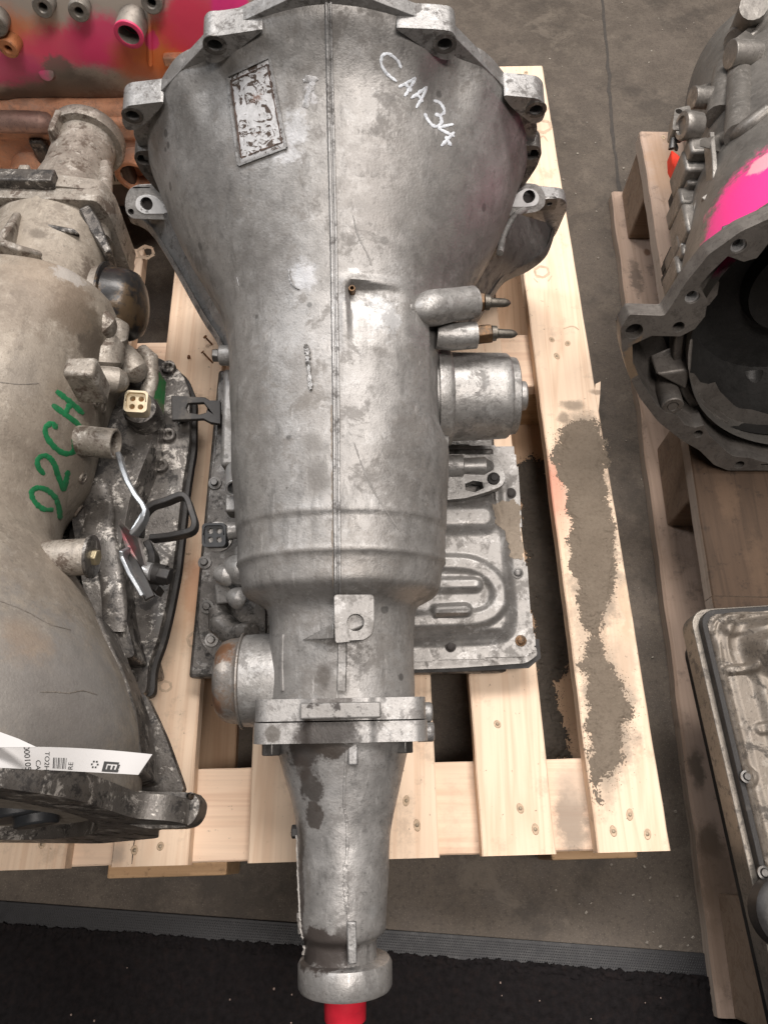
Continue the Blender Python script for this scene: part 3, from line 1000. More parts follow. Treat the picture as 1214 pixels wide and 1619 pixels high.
MAT['case'] = cast('cast_aluminium_case', (.30, .29, .28), (.225, .216, .206), (.10, .088, .077), .5, 14, (.42, .56), .52, blots, .45, .4, 0, (.44, .435, .43), 18, .32, .45, .8)
MAT['case_b'] = cast('cast_aluminium', (.34, .33, .318), (.24, .23, .22), dark, .5, 24, (.36, .55), .55, (), .45, .55, 2.0, (.48, .475, .465), 26, .55, .3, .4)
MAT['case_d'] = cast('oily_aluminium', (.12, .112, .104), (.06, .053, .048), (.018, .016, .014), .9, 26, (.3, .55), .4, (), .45, .6, 5.0, (.34, .33, .32), 34, .45)
MAT['case_p'] = cast('pressed_pan', (.255, .245, .235), (.20, .19, .18), (.07, .06, .05), .45, 20, (.38, .55), .55, (), .25, .45, 7.0, (.5, .49, .48), 30, .5)
MAT['flange'] = cast('flange_aluminium', (.29, .285, .28), (.205, .20, .195), (.055, .047, .042), .7, 34, (.4, .55), .5, (), .45, .6, 8.0, (.5, .5, .5), 40, .4)

body_o = body_mb.build('case', MAT['case'], gb, G, smooth=55)

# bell flange rim
def rp_(u, v): p = G.on(u, v, 1, -.014); return (p.x, p.z)
LO = [(0, rp_(519, -26)[1]), rp_(480, -12), rp_(447, 3), rp_(388, 31), rp_(345, 47), rp_(318, 78), rp_(252, 147), rp_(235, 162), (-.205, .058), (-.2045, .020), (-.203, -.050), (-.190, -.10), (-.15, -.16), (-.07, -.20), (0, -.21)]
RO = [(.07, -.235), (.15, -.245), (.205, -.222), (.245, -.178), (.2615, -.128), (.2635, -.075), (.256, -.0565), (.215, -.050), (.203, -.040), (.2025, .020), (.203, .058), rp_(815, 152), rp_(798, 138), rp_(728, 68), rp_(700, 40), rp_(652, 24), rp_(590, 0), rp_(556, -14)]
rim = Mb().plate(rounded(LO + RO, .008, 3), [], (0, -.014, 0), (1, 0, 0), (0, 0, 1), -.014, 0)
rim_o = rim.build('bell_flange', MAT['flange'], gb, G, smooth=40, bevel=.0015)


def prism_y(mb, outl, holes, y0, y1):
    """outline in local x,z extruded y0 (front, towards the tail) .. y1"""
    return mb.plate(outl, holes, (0, 0, 0), (1, 0, 0), (0, 0, 1), -y1, -y0)


# bolt lugs
YF = -.026
for sx, lugs in ((-1, (([(420, 45), (350, 56), (328, 57), (321, 66), (321, 84), (328, 99), (345, 100), (362, 90), (388, 70)], (340, 71)),
                       ([(262, 160), (220, 165), (202, 167), (194, 175), (193, 192), (200, 206), (215, 206), (232, 194), (250, 176)], (210, 182)))),
                 (1, (([(622, 43), (690, 46), (714, 49), (721, 58), (721, 78), (715, 94), (700, 95), (682, 86), (658, 68)], (703, 69)),
                      ([(793, 150), (835, 154), (852, 156), (861, 165), (862, 180), (856, 193), (842, 196), (826, 185), (806, 168)], (847, 173))))):
    for ol, hc_ in lugs:
        o2 = [(p.x, p.z) for p in (G.on(u, v, 1, YF) for u, v in ol)]
        h2 = G.on(*hc_, 1, YF); hx, hz = h2.x, h2.z
        m = Mb(); prism_y(m, rounded(o2, .006), [circ(hx, hz, .0066)], YF, .0)
        lo = m.build('bolt_lug', MAT['flange'], rim_o, G, bevel=.0025)
        m = Mb(); prism_y(m, circ(hx, hz, .0102, 24), [circ(hx, hz, .0064)], YF-.0008, YF+.0005)
        m.build('spot_face', MAT['case_d'], rim_o, G)
        Mb().cyl((hx, -.008, hz), (hx, .001, hz), .0075, n=18).build('bolt_hole', MAT['hole'], rim_o, G)
    # dowel lug
    m = Mb()
    prism_y(m, rounded([(sx*.186, .040), (sx*.207, .038), (sx*.2125, .028), (sx*.2115, .006), (sx*.202, -.03), (sx*.186, -.034)], .006), [circ(sx*.2025, .0245, .0070, 18, 1.1)], -.020, 0)
    m.build('dowel_lug', MAT['case_d'], rim_o, G, bevel=.002)
    Mb().cyl((sx*.2025, -.007, .0245), (sx*.2025, .001, .0245), .008, n=18).build('bolt_hole', MAT['hole'], rim_o, G)

# lower ears with machined spot faces, leaning back
def tilted(c, n):
    n = Vector(n).normalized(); ex = Vector((1, 0, 0)); ey = n.cross(ex).normalized()
    o_ = G.T @ (CAM - G.O)
    def f(u, v):
        d = G.T @ ray(u, v); p = o_ + d*((c-o_).dot(n)/d.dot(n)) - c
        return (p.dot(ex), p.dot(ey))
    return f, ex, ey, n


for sx, (eu, ev), ol, sl_ in ((-1, (232, 322), [(264, 290), (216, 292), (203, 300), (197, 318), (199, 337), (209, 346), (268, 348), (274, 330)], [(216, 312), (231, 307), (247, 311), (258, 322), (268, 332), (267, 338), (226, 338), (214, 328)]),
                              (1, (836, 311), [(796, 332), (806, 304), (826, 289), (850, 291), (862, 306), (862, 325), (850, 335), (800, 342)], [(802, 327), (814, 309), (828, 298), (844, 299), (853, 311), (849, 324), (835, 327)])):
    c = G.on(eu, ev, 1, -.022); f_, ex_, ey_, n_ = tilted(c, (0, -.62, .78))
    h_ = [circ(0, 0, .0072, 20)]
    if sx < 0: h_.append(circ(*f_(207, 335), .0034, 12))
    m = Mb().plate(rounded([f_(*p) for p in ol], .005), h_, c, ex_, ey_, -.016, -.001)
    m.build('lower_ear', MAT['case_b'], rim_o, G, bevel=.002)
    Mb().plate(rounded([f_(*p) for p in sl_], .005), [circ(0, 0, .0071, 20)], c, ex_, ey_, -.004, .0002).build('spot_face', MAT['spot'], rim_o, G, bevel=.0005)
    Mb().cyl(c - n_*.0145, c - n_*.011, .0085, n=18).build('bolt_hole', MAT['hole'], rim_o, G)
    if sx < 0:
        q = f_(207, 335); q = c + ex_*q[0] + ey_*q[1]
        Mb().cyl(q - n_*.0145, q - n_*.010, .0045, n=14).build('dowel_hole', MAT['hole'], rim_o, G)
    else:
        d = G.on(868, 322, 1, -.016)
        m = Mb(); prism_y(m, rounded([(d.x-.022, d.z+.008), (d.x+.006, d.z+.010), (d.x+.009, d.z+.003), (d.x+.009, d.z-.012), (d.x-.022, d.z-.012)], .004), [circ(d.x, d.z, .0032, 12)], -.0165, -.0135)
        m.build('tab', MAT['case_d'], rim_o, G, bevel=.001)

# lower bell edge
def px_(u, v, z): return G.on(u, v, 2, z)


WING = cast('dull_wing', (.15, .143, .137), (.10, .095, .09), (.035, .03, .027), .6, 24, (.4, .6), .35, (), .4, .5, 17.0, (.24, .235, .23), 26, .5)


def skirt(outer, inner, zo, zi, name, mat, lip=.012):
    n = len(outer); A = []; B = []; C_ = []
    for i in range(n):
        t = i/(n-1)
        A.append(G.on(*outer[i], 2, zo[0] + (zo[1]-zo[0])*t)); B.append(G.on(*inner[i], 2, zi[0] + (zi[1]-zi[0])*t))
    A, B = spline(A, 5), spline(B, 5); m = len(A)
    mb = Mb(); vs = []
    for a_, b_ in zip(A, B):
        e = (b_-a_); e = e/max(e.length, 1e-6)
        vs += [a_ + Vector((0, 0, -lip)), a_, a_ + e*.010 + Vector((0, 0, .0015)), a_ + e*.0125 + Vector((0, 0, -.005)), b_]
    fs = [(j*5+i, j*5+i+1, j*5+i+6, j*5+i+5) for j in range(m-1) for i in range(4)]
    return mb.add(vs, fs).build(name, mat, gb, G, smooth=30)


skirt([(203, 343), (232, 358), (262, 402), (290, 452), (317, 500), (340, 535), (352, 566)], [(285, 332), (304, 360), (324, 402), (344, 446), (360, 490), (370, 520), (374, 548)], (-.092, -.05), (-.03, -.02), 'bell_skirt', MAT['flange'])
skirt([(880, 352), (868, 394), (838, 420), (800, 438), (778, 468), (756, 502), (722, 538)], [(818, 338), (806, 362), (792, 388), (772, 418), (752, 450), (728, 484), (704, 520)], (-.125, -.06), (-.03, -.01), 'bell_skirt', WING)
Mb().tube(spline([px_(u, v, z) for u, v, z in ((845, 325, -.06), (815, 340, -.045), (796, 372, -.03), (790, 400, -.02))], 4), .004, 10).build('bell_rib', MAT['case_b'], gb, G)
# parting line down the top
seam = Mb()
sp_ = [(518.5, -12), (519.5, 40), (522, 150), (524.5, 260), (527, 360), (529, 480), (531, 620), (532, 760), (533, 880), (533.5, 938)]
stroke(seam, sp_, 12.5, bodyT, .0016, ((-1, -.15), (-.86, .9), (-.5, 1), (-.28, .15), (-.05, .15), (.12, .95), (.62, 1), (.86, .6), (1, -.15)), 26, .10, 2, False)
weld(seam).build('parting_line', MAT['flange'], body_o, W, smooth=35)

# brown grime run beside the parting line
gm_ = Mb(); stroke(gm_, [(525, 640), (526, 720), (527, 800), (527.5, 880), (528, 930)], 4.5, bodyT, .00008, n=14, rag=1.2, seed=4)
weld(gm_).build('grime_run', plain('grime', (.20, .17, .14), .7, .1, .3, .3, 200, (.12, .095, .075), (.45, .6), .8), body_o)

# worn identification plate
pc = [(361, 121), (427, 90), (453, 234), (379, 262)]
def inset(c, k):
    cx, cy = sum(p[0] for p in c)/4, sum(p[1] for p in c)/4
    return [(cx+(p[0]-cx)*k, cy+(p[1]-cy)*k) for p in c]
plt = patch(pc, 16, 32, bodyT, .0010, .001)
tpl = NT('worn_plate')
n1 = tpl.noise(95, 8, .68, None, 1.6); n2 = tpl.noise(160, 6, .7)
colp = tpl.mix(tpl.rng(n2, .3, .7), (.36, .36, .36), (.55, .55, .56))
colp = tpl.mix(tpl.rng(n1, .53, .55), colp, (.060, .042, .032))
colp = tpl.mix(tpl.rng(tpl.noise(52, 6, .7, tpl.vmath('ADD', tpl.pos, (2, 3, 4))), .60, .66, 0, .8), colp, (.14, .06, .03))
plate_mat = tpl.out(colp, .6, .2, tpl.bump(n1, .5, .001))
plate_o = plt.build('id_plate', plate_mat, body_o)
fr_ = Mb(); fr2 = Mb()
for a, b in zip(pc, pc[1:] + pc[:1]):
    stroke(fr_, [a, ((a[0]+b[0])/2, (a[1]+b[1])/2), b], 4.6, bodyT, .0019, n=10, rag=.15, taper=False)
ic = inset(pc, .86)
for a, b in zip(ic, ic[1:] + ic[:1]):
    stroke(fr2, [a, ((a[0]+b[0])/2, (a[1]+b[1])/2), b], 2.6, bodyT, .0014, n=10, rag=1.2, seed=4, taper=False)
weld(fr_).build('plate_border', MAT['flange'], plate_o); weld(fr2).build('plate_residue', plain('residue', (.07, .045, .035), .8, 0, .4, .4, 200), plate_o)
# scrape marks beside the plate, weld blobs and drips
def zc(pts, ox, oy, k): return [(ox + x/k, oy + y/k) for x, y in pts]
drip = Mb(); dmat = plain('weld_metal', (.30, .295, .29), .4, .6, .3, .5, 200, (.14, .13, .12), (.5, .6), .8)
for s_, wd, hh, sd in (([(484, 545), (487, 558), (488, 572), (490, 590), (492, 617)], 7, .0026, 1), ([(459, 424), (458, 436), (463, 450), (474, 458)], 2.5, .0010, 5)):
    drip = Mb(); stroke(drip, s_, wd, bodyT, hh, n=7, rag=.9, seed=sd)
    weld(drip).build('weld_spatter', dmat, body_o, smooth=60)
smat = plain('scraped_metal', (.40, .40, .41), .5, .5, .2, .4, 220, (.24, .235, .23), (.42, .56), .9)
for s_, wd in (([(480, 128), (496, 124), (490, 145), (482, 170)], 10), ([(375, 438), (378, 452)], 1.2), ([(429, 525), (431, 545)], 1.4)):
    scr = Mb(); stroke(scr, s_, wd, bodyT, .0002, n=6, rag=.9); weld(scr).build('scrape', smat, body_o)
xmat = plain('scratch', (.21, .20, .19), .6, .3, .3, .3, 200)
for s_ in ([(558, 340), (566, 372), (580, 400), (588, 420)], [(560, 700), (572, 735), (590, 775), (612, 810), (640, 850)]):
    sc2 = Mb(); stroke(sc2, s_, 2.6, bodyT, .00008, n=8, rag=1.2); weld(sc2).build('scratch', xmat, body_o)

# white writing
K = 3.195
chalk = Mb()
for s_ in ([(365, 345), (345, 305), (300, 272), (268, 285), (266, 330), (298, 378), (342, 412)],
           [(352, 440), (395, 418), (437, 392)], [(437, 392), (418, 430), (382, 487)], [(378, 418), (398, 438), (415, 462)],
           [(413, 497), (455, 468), (494, 438)], [(494, 438), (472, 490), (440, 546)], [(438, 474), (458, 492), (472, 516)],
           [(527, 508), (560, 520), (582, 560), (562, 582), (534, 576)], [(534, 576), (562, 590), (566, 622), (536, 640), (505, 615), (482, 572)],
           [(628, 628), (590, 636), (556, 648), (590, 668), (632, 690)], [(632, 668), (600, 702), (566, 738)], [(588, 688), (600, 712), (616, 737)]):
    stroke(chalk, zc(s_, 520, 0, K), 4.8, bodyT, .00025, n=9, rag=.5)
weld(chalk).build('handwriting', MAT['chalk'], body_o, label='white handwritten CAA34')

# breather tube in the pocket
g = hit(557, 462, bodyT)
q = G.l(g[0])
Mb().ring(q - Vector((0, 0, .004)), q + Vector((.000, -.001, .009)), .0030, .0017, 14).build('breather_tube', MAT['brass'], gb, G)

# cooler line bosses and fittings
def px(u, v, z): return G.on(u, v, 2, z)
m = Mb().tube(spline([px(642, 494, .079), px(662, 491, .078), px(690, 486, .072), px(715, 482, .065), px(748, 478, .057)], 3), .016, 20, [.0040+.0115*min(1, i/4.5)+.0012*sin(min(1, i/9)*pi) for i in range(13)])
b1 = m.build('cooler_boss', MAT['case_b'], gb, G)
Mb().lathe(px(646, 488, .086), (0, .1, 1), [(-.004, .007), (.0, .0068), (.004, .005), (.0055, .002)], 18).build('boss_nub', MAT['case_b'], b1, G)
m = Mb().tube([px(690, 530, .045), px(715, 532, .044), px(752, 530, .042)], .014, 20, [.013, .0135, .0128])
b2 = m.build('cooler_boss', MAT['case_b'], gb, G)
for (a, b, c, d), z, bb in (((744, 477), (765, 478), (772, 478), (800, 479)), .057, b1), (((751, 530), (776, 527), (783, 526), (812, 528)), .042, b2):
    Mb().cyl(px(*a, z), px(*b, z), .0098, n=6).build('hex_nut', MAT['brass'], bb, G, bevel=.0008)
    Mb().lathe(px(*b, z), px(*d, z-.002) - px(*b, z), [(0, .0075), (.005, .0072), (.006, .0048), (.008, .0045), (.020, .0042), (.0235, .0030), (.0255, .0012)], 16).build('pinched_line', MAT['steel_tube'], bb, G)

# servo cover on the right flank
c0, c1 = px(700, 628, -.015), px(803, 634, -.015)
ax = Vector((1, .0, 0)); L = c1.x - c0.x
sv = Mb().lathe((c0.x-.02, c0.y, -.015), ax, [(0, .0455), (L+.010, .0435), (L+.0175, .0430), (L+.0195, .0415), (L+.0200, .0405), (L+.0205, .0395), (L+.0270, .0385), (L+.0280, .0370)], 56)
svo = sv.build('servo_cover', MAT['case_b'], gb, G, smooth=35)
Mb().rcyl((c0.x-.02+L+.027, c0.y, -.015), (c0.x-.02+L+.0385, c0.y, -.015), .0150, .15, 30).build('servo_button', MAT['case_b'], svo, G)
Mb().lathe((c0.x-.006, c0.y-.001, -.015), ax, [(0, .0500), (.010, .0490), (.0135, .0470), (.0145, .0445)], 48).build('servo_collar', MAT['case_b'], svo, G)

# rear mount pad
pz = .0835
o = [px(u, v, pz) for u, v in ((528, 940), (591, 940), (591.5, 985), (588, 1003), (575, 1012), (530, 1017))]
hc = px(562, 984, pz)
m = Mb().plate(rounded([(p.x, p.y) for p in o], .003), [circ(hc.x, hc.y, .0070, 24)], (0, 0, pz), (1, 0, 0), (0, 1, 0), -.0075, 0)
pad = m.build('mount_pad', MAT['case_p'], gb, G, bevel=.0010)
Mb().add([px(532, 942, .076), px(588, 942, .076), px(584, 990, .076), px(536, 1008, .076), px(532, 942, .045), px(588, 942, .045), px(580, 962, .045), px(538, 975, .045)],
         [(0, 1, 2, 3), (7, 6, 5, 4), (0, 4, 5, 1), (1, 5, 6, 2), (2, 6, 7, 3), (3, 7, 4, 0)]).build('mount_gusset', MAT['case'], pad, G, bevel=.003)
gz = Mb()
gz.add([px(528, 985, .072), px(528, 1010, .072), px(478, 1012, .052), px(528, 985, .050), px(528, 1010, .050)], [(0, 2, 1), (0, 3, 2), (1, 2, 4), (0, 1, 4, 3)])
gz.build('mount_web', MAT['case'], pad, G, bevel=.001)
rb = Mb(); stroke(rb, [(541, 1016), (541, 1050), (540, 1092)], 15, bodyT, .0035, n=8, taper=False)
weld(rb).build('rear_rib', MAT['case'], body_o, W)
rb = Mb(); stroke(rb, [(447, 1003), (446, 1045), (447, 1092)], 5, bodyT, .0012, n=8, taper=False)
weld(rb).build('rear_rib', MAT['case'], body_o, W)

# joint flange: case half and tail-housing half
def fl_out(w_, zt, zb, r): return rounded([(-w_, zt*.80), (-w_*.90, zt), (-w_*.42, zt), (-w_*.34, zt+.004), (w_*.34, zt+.004), (w_*.42, zt), (w_*.90, zt), (w_, zt*.80), (w_, -zb*.6), (w_*.6, -zb), (-w_*.6, -zb), (-w_, -zb*.6)], r)
def capz(u, v): return G.on(u, v, 0, 0)
m = Mb(); prism_y(m, fl_out(.0725, .0545, .065, .008), [], -.5880, -.5700); JNT = cast('joint_cast', (.33, .32, .31), (.24, .232, .225), (.06, .05, .044), .5, 30, (.4, .56), .5, [(G.w((-.012, -.598, .053)), .026, (.035, .028, .024), .95, .35, (.8, 1.2, 1), 1.6), (G.w((-.005, -.580, .060)), .024, (.045, .036, .03), .8, .5, (.8, 1, 1), 2.0), (G.w((-.055, -.598, .052)), .008, (.07, .06, .05), .8, .3), (G.w((.0, -.606, .045)), .03, (.03, .025, .022), .8, .4, (1, 1, 1), 1.6)], .45, .5, 19.0, (.46, .455, .45), 26, .5, .2, .5)
ff = m.build('joint_flange', JNT, gb, G, bevel=.003)
m = Mb(); prism_y(m, fl_out(.0735, .0530, .066, .008), [], -.6060, -.5890)
ef = m.build('tail_flange', JNT, gb, G, bevel=.003)
stain = cast('stained_bar', (.30, .29, .28), (.2, .19, .18), (.03, .024, .021), .9, 30, (.4, .6), .4, (), .4, .5, 4.0)
Mb().box((-.032, -.5865, .055), (.0345, -.5735, .0645)).build('raised_bar', stain, ff, G, bevel=.0015)
Mb().box((.0065, -.624, .030), (.0150, -.6045, .0530)).build('gusset', MAT['flange'], ef, G, bevel=.0015)
for x in (-.0605, .0530):
    Mb().cyl((x, -.602, .024), (x, -.6165, .024), .0088, n=6, phase=.3).build('flange_bolt', MAT['bolt'], ef, G, bevel=.0008)
for x, y in ((.0755, -.583), (.0765, -.600)):
    Mb().rcyl((x-.01, y, .012), (x+.0045, y, .012), .0085, .3).build('flange_ear', MAT['flange'], ef, G)

# tail housing
tb = [(hp(500, 1150), .02, (.05, .04, .035), .0, .5)]
TT = [(-.602, .0590, .056, .06, 2.1, 0, 0), (-.615, .0575, .052, .058, 2.1, .0, 0), (-.632, .0530, .0475, .052, 2.05, .0005, 0), (-.655, .0465, .0425, .046, 2, .001, 0), (-.676, .0415, .0395, .041, 2, .0005, 0),
      (-.70, .0392, .038, .039, 2, .000, 0), (-.73, .0380, .0372, .038, 2, -.0005, 0), (-.752, .0372, .0366, .037, 2, -.001, 0), (-.760, .0362, .0355, .036, 2, -.001, 0), (-.764, .0325, .031, .032, 2, -.002, 0), (-.767, .0302, .0285, .030, 2, -.003, 0),
      (-.784, .0300, .0283, .030, 2, -.003, 0)]
tl_mb = loft(pchip(TT), [-.602-.0019*i for i in range(96)], 120, lambda v, a: v + Vector((v.x, 0, v.z)).normalized()*(.0007*noise.noise(v*38) + .0003*noise.noise(v*120)))
tlT = bvh(tl_mb, G)
def tp(u, v):
    g = hit(u, v, tlT); return g[0] if g else at(u, v, z=.3)
tblots = [(tp(475, 1188), .020, (.035, .029, .026), .95, .4, (1, .9, 1), 2.0), (tp(515, 1178), .018, (.04, .033, .028), .9, .4, (.7, 1.4, 1), 2.0), (tp(520, 1183), .012, (.045, .036, .03), .85, .4, (.7, 1.3, 1)), (tp(490, 1245), .015, (.035, .029, .025), .9, .35, (1, .8, 1), 2.4), (tp(497, 1290), .011, (.045, .037, .032), .92, .18, (1, .9, 1)),
          (tp(478, 1215), .010, (.05, .04, .035), .7, .5, (1, .5, 1)), (tp(478, 1320), .010, (.07, .06, .05), .7, .6, (1.6, .4, 1)), (tp(487, 1390), .008, (.10, .09, .08), .6, .7, (1.6, .4, 1)), (tp(476, 1400), .012, (.06, .05, .045), .8, .5, (2.4, .28, 1)),
          (tp(476, 1340), .010, (.05, .042, .036), .8, .5, (2.4, .3, 1)), (tp(476, 1450), .010, (.06, .05, .045), .8, .5, (2.4, .3, 1)), (tp(512, 1500), .024, (.045, .036, .032), .97, .25, (.75, 1.3, 1)), (tp(485, 1505), .016, (.04, .033, .03), .97, .3), (tp(540, 1475), .007, (.05, .042, .037), .8, .5),
          (tp(590, 1440), .008, (.4, .4, .4), .4, .8), (tp(565, 1350), .014, (.42, .41, .40), .5, .9, (1, .6, 1)), (tp(530, 1420), .014, (.40, .39, .38), .5, .9), (tp(505, 1360), .014, (.42, .41, .40), .5, .8), (tp(530, 1250), .014, (.36, .355, .35), .5, .9)]
MAT['tail'] = cast('cast_tail', (.34, .33, .32), (.245, .236, .228), (.06, .05, .044), .4, 26, (.36, .55), .55, tblots, .4, .5, 3.0, (.45, .44, .43), 26, .5, .5, .5)
to = tl_mb.build('tail_housing', MAT['tail'], gb, G, smooth=50)
sm = Mb(); stroke(sm, [(548, 1184), (545, 1230), (544, 1270), (545.5, 1282), (548, 1300), (549, 1340), (547, 1375), (548, 1420), (551, 1450), (553, 1470)], 4, tlT, .0009, n=14, rag=.6, seed=2, taper=False)
stroke(sm, [(546, 1365), (546, 1400), (548, 1440)], 7, tlT, .0007, n=14, rag=.8, seed=8)
weld(sm).build('casting_seam', MAT['tail'], to, W, smooth=50)
fsh = Mb(); stroke(fsh, [(468.5, 1320), (470, 1380), (472.5, 1430), (475, 1470), (479, 1485)], 5, tlT, .0010, n=14, rag=.6, seed=3)
stroke(fsh, [(478, 1490), (480, 1510)], 7, tlT, .0016, n=8, rag=1.0, seed=5)
weld(fsh).build('sealant_bead', MAT['white_paint'], to, W, smooth=50)
# collar, key rib, red plug
yc = -.7805
Mb().lathe((.0008, yc, 0), (0, -1, 0), [(0, .0350), (.001, .0375), (.004, .0392), (.020, .0392), (.0225, .0378), (.0235, .0345)], 72).build('tail_collar', MAT['tail'], gb, G, smooth=35)
z0 = .040
k1 = [G.on(u, v, 2, .0385) for u, v in ((548, 1457), (563, 1457), (564, 1494), (564, 1524), (550, 1526), (549, 1496))]
Mb().plate([(p.x, p.y) for p in k1], [], (0, 0, .0395), (1, 0, 0), (0, 1, 0), -.010, 0).build('key_rib', MAT['flange'], gb, G, bevel=.0012)
Mb().lathe((.0005, -.802, -.003), (0, -1, 0), [(0, .0178), (.0255, .0172), (.0265, .0165)], 40).build('red_plug', MAT['red'], gb, G, smooth=35)
Mb().box((-.0075, -.850, -.012), (.0085, -.827, .004)).build('plug_tab', MAT['red'], bpy.data.objects['red_plug'], G, bevel=.002)
Mb().rcyl((-.036, -.681, .004), (-.0445, -.681, .004), .0058, .25, 6).build('side_bolt', MAT['black_steel'], gb, G)

# governor cover on the left of the tail
gc = px(430, 1068, -.018)
gm = cast('rusty_cup', (.25, .232, .215), (.18, .163, .148), (.12, .075, .045), .7, 22, (.35, .55), .5, [(G.w((gc.x-.040, gc.y+.020, .008)), .016, (.19, .085, .035), .85, .5, (1, 1, 1), 2.2), (G.w((gc.x-.044, gc.y-.02, .005)), .013, (.20, .09, .04), .8, .5, (1, .6, 1), 2.2), (G.w((gc.x-.038, gc.y+.006, .016)), .008, (.42, .38, .34), .9, .3, (1, 1, 1), 2.0), (G.w((gc.x-.046, gc.y-.036, -.01)), .012, (.17, .08, .035), .8, .5, (1, 1, 1), 2.2)], .4, .5, 6.0, (.4, .39, .38), 40, .4)
Mb().lathe((gc.x+.012, gc.y-.004, -.018), (-1, 0, 0), [(0, .0455), (.020, .0450), (.036, .0440), (.037, .0430)], 52, sx=.95).build('governor_housing', MAT['case_b'], gb, G)
gcx = gc.x+.012-.0365
Mb().lathe((gcx, gc.y-.004, -.018), (-1, 0, 0), [(0, .0440), (.0005, .0462), (.0018, .0464), (.0022, .0440), (.006, .0415), (.014, .0405), (.020, .038), (.0245, .032), (.0262, .024), (.0255, .014), (.0262, .006)], 52, sx=.95).build('governor_cap', gm, gb, G, smooth=50)

# left flank: rail, plug, fitting, block, connector, knuckles
Z = -.06
def pl(u, v): return px(u, v, -.06)
q0, q1 = px(350, 590, -.05), px(350, 742, -.05)
Mb().box((q1.x+.001, q1.y, -.09), (q1.x+.022, q0.y, -.038)).build('side_ledge', MAT['case'], gb, G, bevel=.004)
Mb().rcyl(px(385, 562, -.02), px(347, 562, -.02), .0105, .2).build('side_boss', MAT['case'], gb, G)
Mb().cyl(px(347, 562, -.02), px(337, 562, -.02), .0072, n=6).build('hex_plug', MAT['bolt'], gb, G, bevel=.0008)
Mb().ring(px(370, 740, -.03) + Vector((0, 0, -.008)), px(368, 770, -.022) + Vector((.004, -.004, .008)), .0098, .0072, 24).build('dipstick_stub', MAT['bright'], gb, G)
a, b = px(356, 780, -.045), px(392, 808, -.045)
Mb().box((a.x, b.y, -.075), (b.x+.01, a.y, -.045)).build('side_block', MAT['case_b'], gb, G, bevel=.002)
for u0, v0, u1, v1, r in ((352, 895, 400, 905, .017), (338, 905, 372, 912, .012), (360, 940, 390, 950, .012), (372, 870, 400, 880, .012)):
    z_ = -.045
    Mb().tube([px(u0, v0, z_), px((u0+u1)/2, (v0+v1)/2, z_+.004), px(u1, v1, z_)], r, 18, [r*.55, r, r*1.05]).build('knuckle', MAT['case_b'], gb, G, sub=1)
a, b = px(336, 925, -.06), px(385, 955, -.06)
Mb().add([px(340, 925, -.055), px(382, 952, -.050), px(342, 955, -.055), px(350, 915, -.045), px(340, 925, -.09), px(382, 952, -.09), px(342, 955, -.09)], [(0, 2, 1, 3), (0, 4, 6, 2), (2, 6, 5, 1)]).build('web', MAT['case_b'], gb, G, bevel=.002)
Mb().tube([px(345, 960, -.075), px(350, 985, -.072), px(372, 1005, -.066), px(398, 1000, -.05)], .014, 16, [.010, .014, .014, .010]).build('corner_web', MAT['case_d'], gb, G)
# four-pin connector
cc = px(339, 846, -.028); sd = .0105
up = Vector((0, -.12, 1)).normalized()
ex, ey = Vector((1, 0, 0)), up.cross(Vector((1, 0, 0)))
m = Mb().plate(rrect(-.0118, -.0118, .0118, .0118, .004), [rrect(-.0094, -.0094, .0094, .0094, .003)], cc, ex, ey, -.014, .0025)
con = m.build('plug_connector', MAT['black_plastic'], gb, G, bevel=.0004)
pins = [circ(sx_*.0043, sy_*.0043, .0030, 14) for sx_ in (-1, 1) for sy_ in (-1, 1)]
Mb().plate(rrect(-.0094, -.0094, .0094, .0094, .003), pins, cc, ex, ey, -.012, -.002).build('pin_face', MAT['black_plastic'], con, G)
Mb().plate(rrect(-.0092, -.0092, .0092, .0092, .003), [], cc, ex, ey, -.0125, -.0105).build('pin_floor', MAT['hole'], con, G)
Mb().lathe(cc - up*.020, up, [(0, .0155), (.004, .0152), (.005, .012), (.010, .0115)], 28).build('connector_boss', MAT['case_b'], con, G)
Mb().tube([cc - up*.012 + Vector((.006, .004, 0)), cc - up*.013 + Vector((.02, .006, 0)), cc - up*.014 + Vector((.035, .008, -.004))], .009, 14).build('connector_neck', MAT['case_b'], con, G)

# slotted bracket
bz = .255
bp = [at(u, v, z=bz) for u, v in ((271, 625), (325, 628), (333, 633), (349, 633), (349, 670), (333, 668), (322, 662), (272, 664))]
sl = [at(u, v, z=bz) for u, v in ((297, 637), (322, 636), (328, 644), (326, 652), (316, 655), (298, 652), (294, 644))]
Mb().plate([(p.x, p.y) for p in bp], [[(p.x, p.y) for p in sl]], (0, 0, bz), (1, 0, 0), (0, 1, 0), -.005, 0).build('slotted_bracket', MAT['black_steel'], gb, W, bevel=.0008)

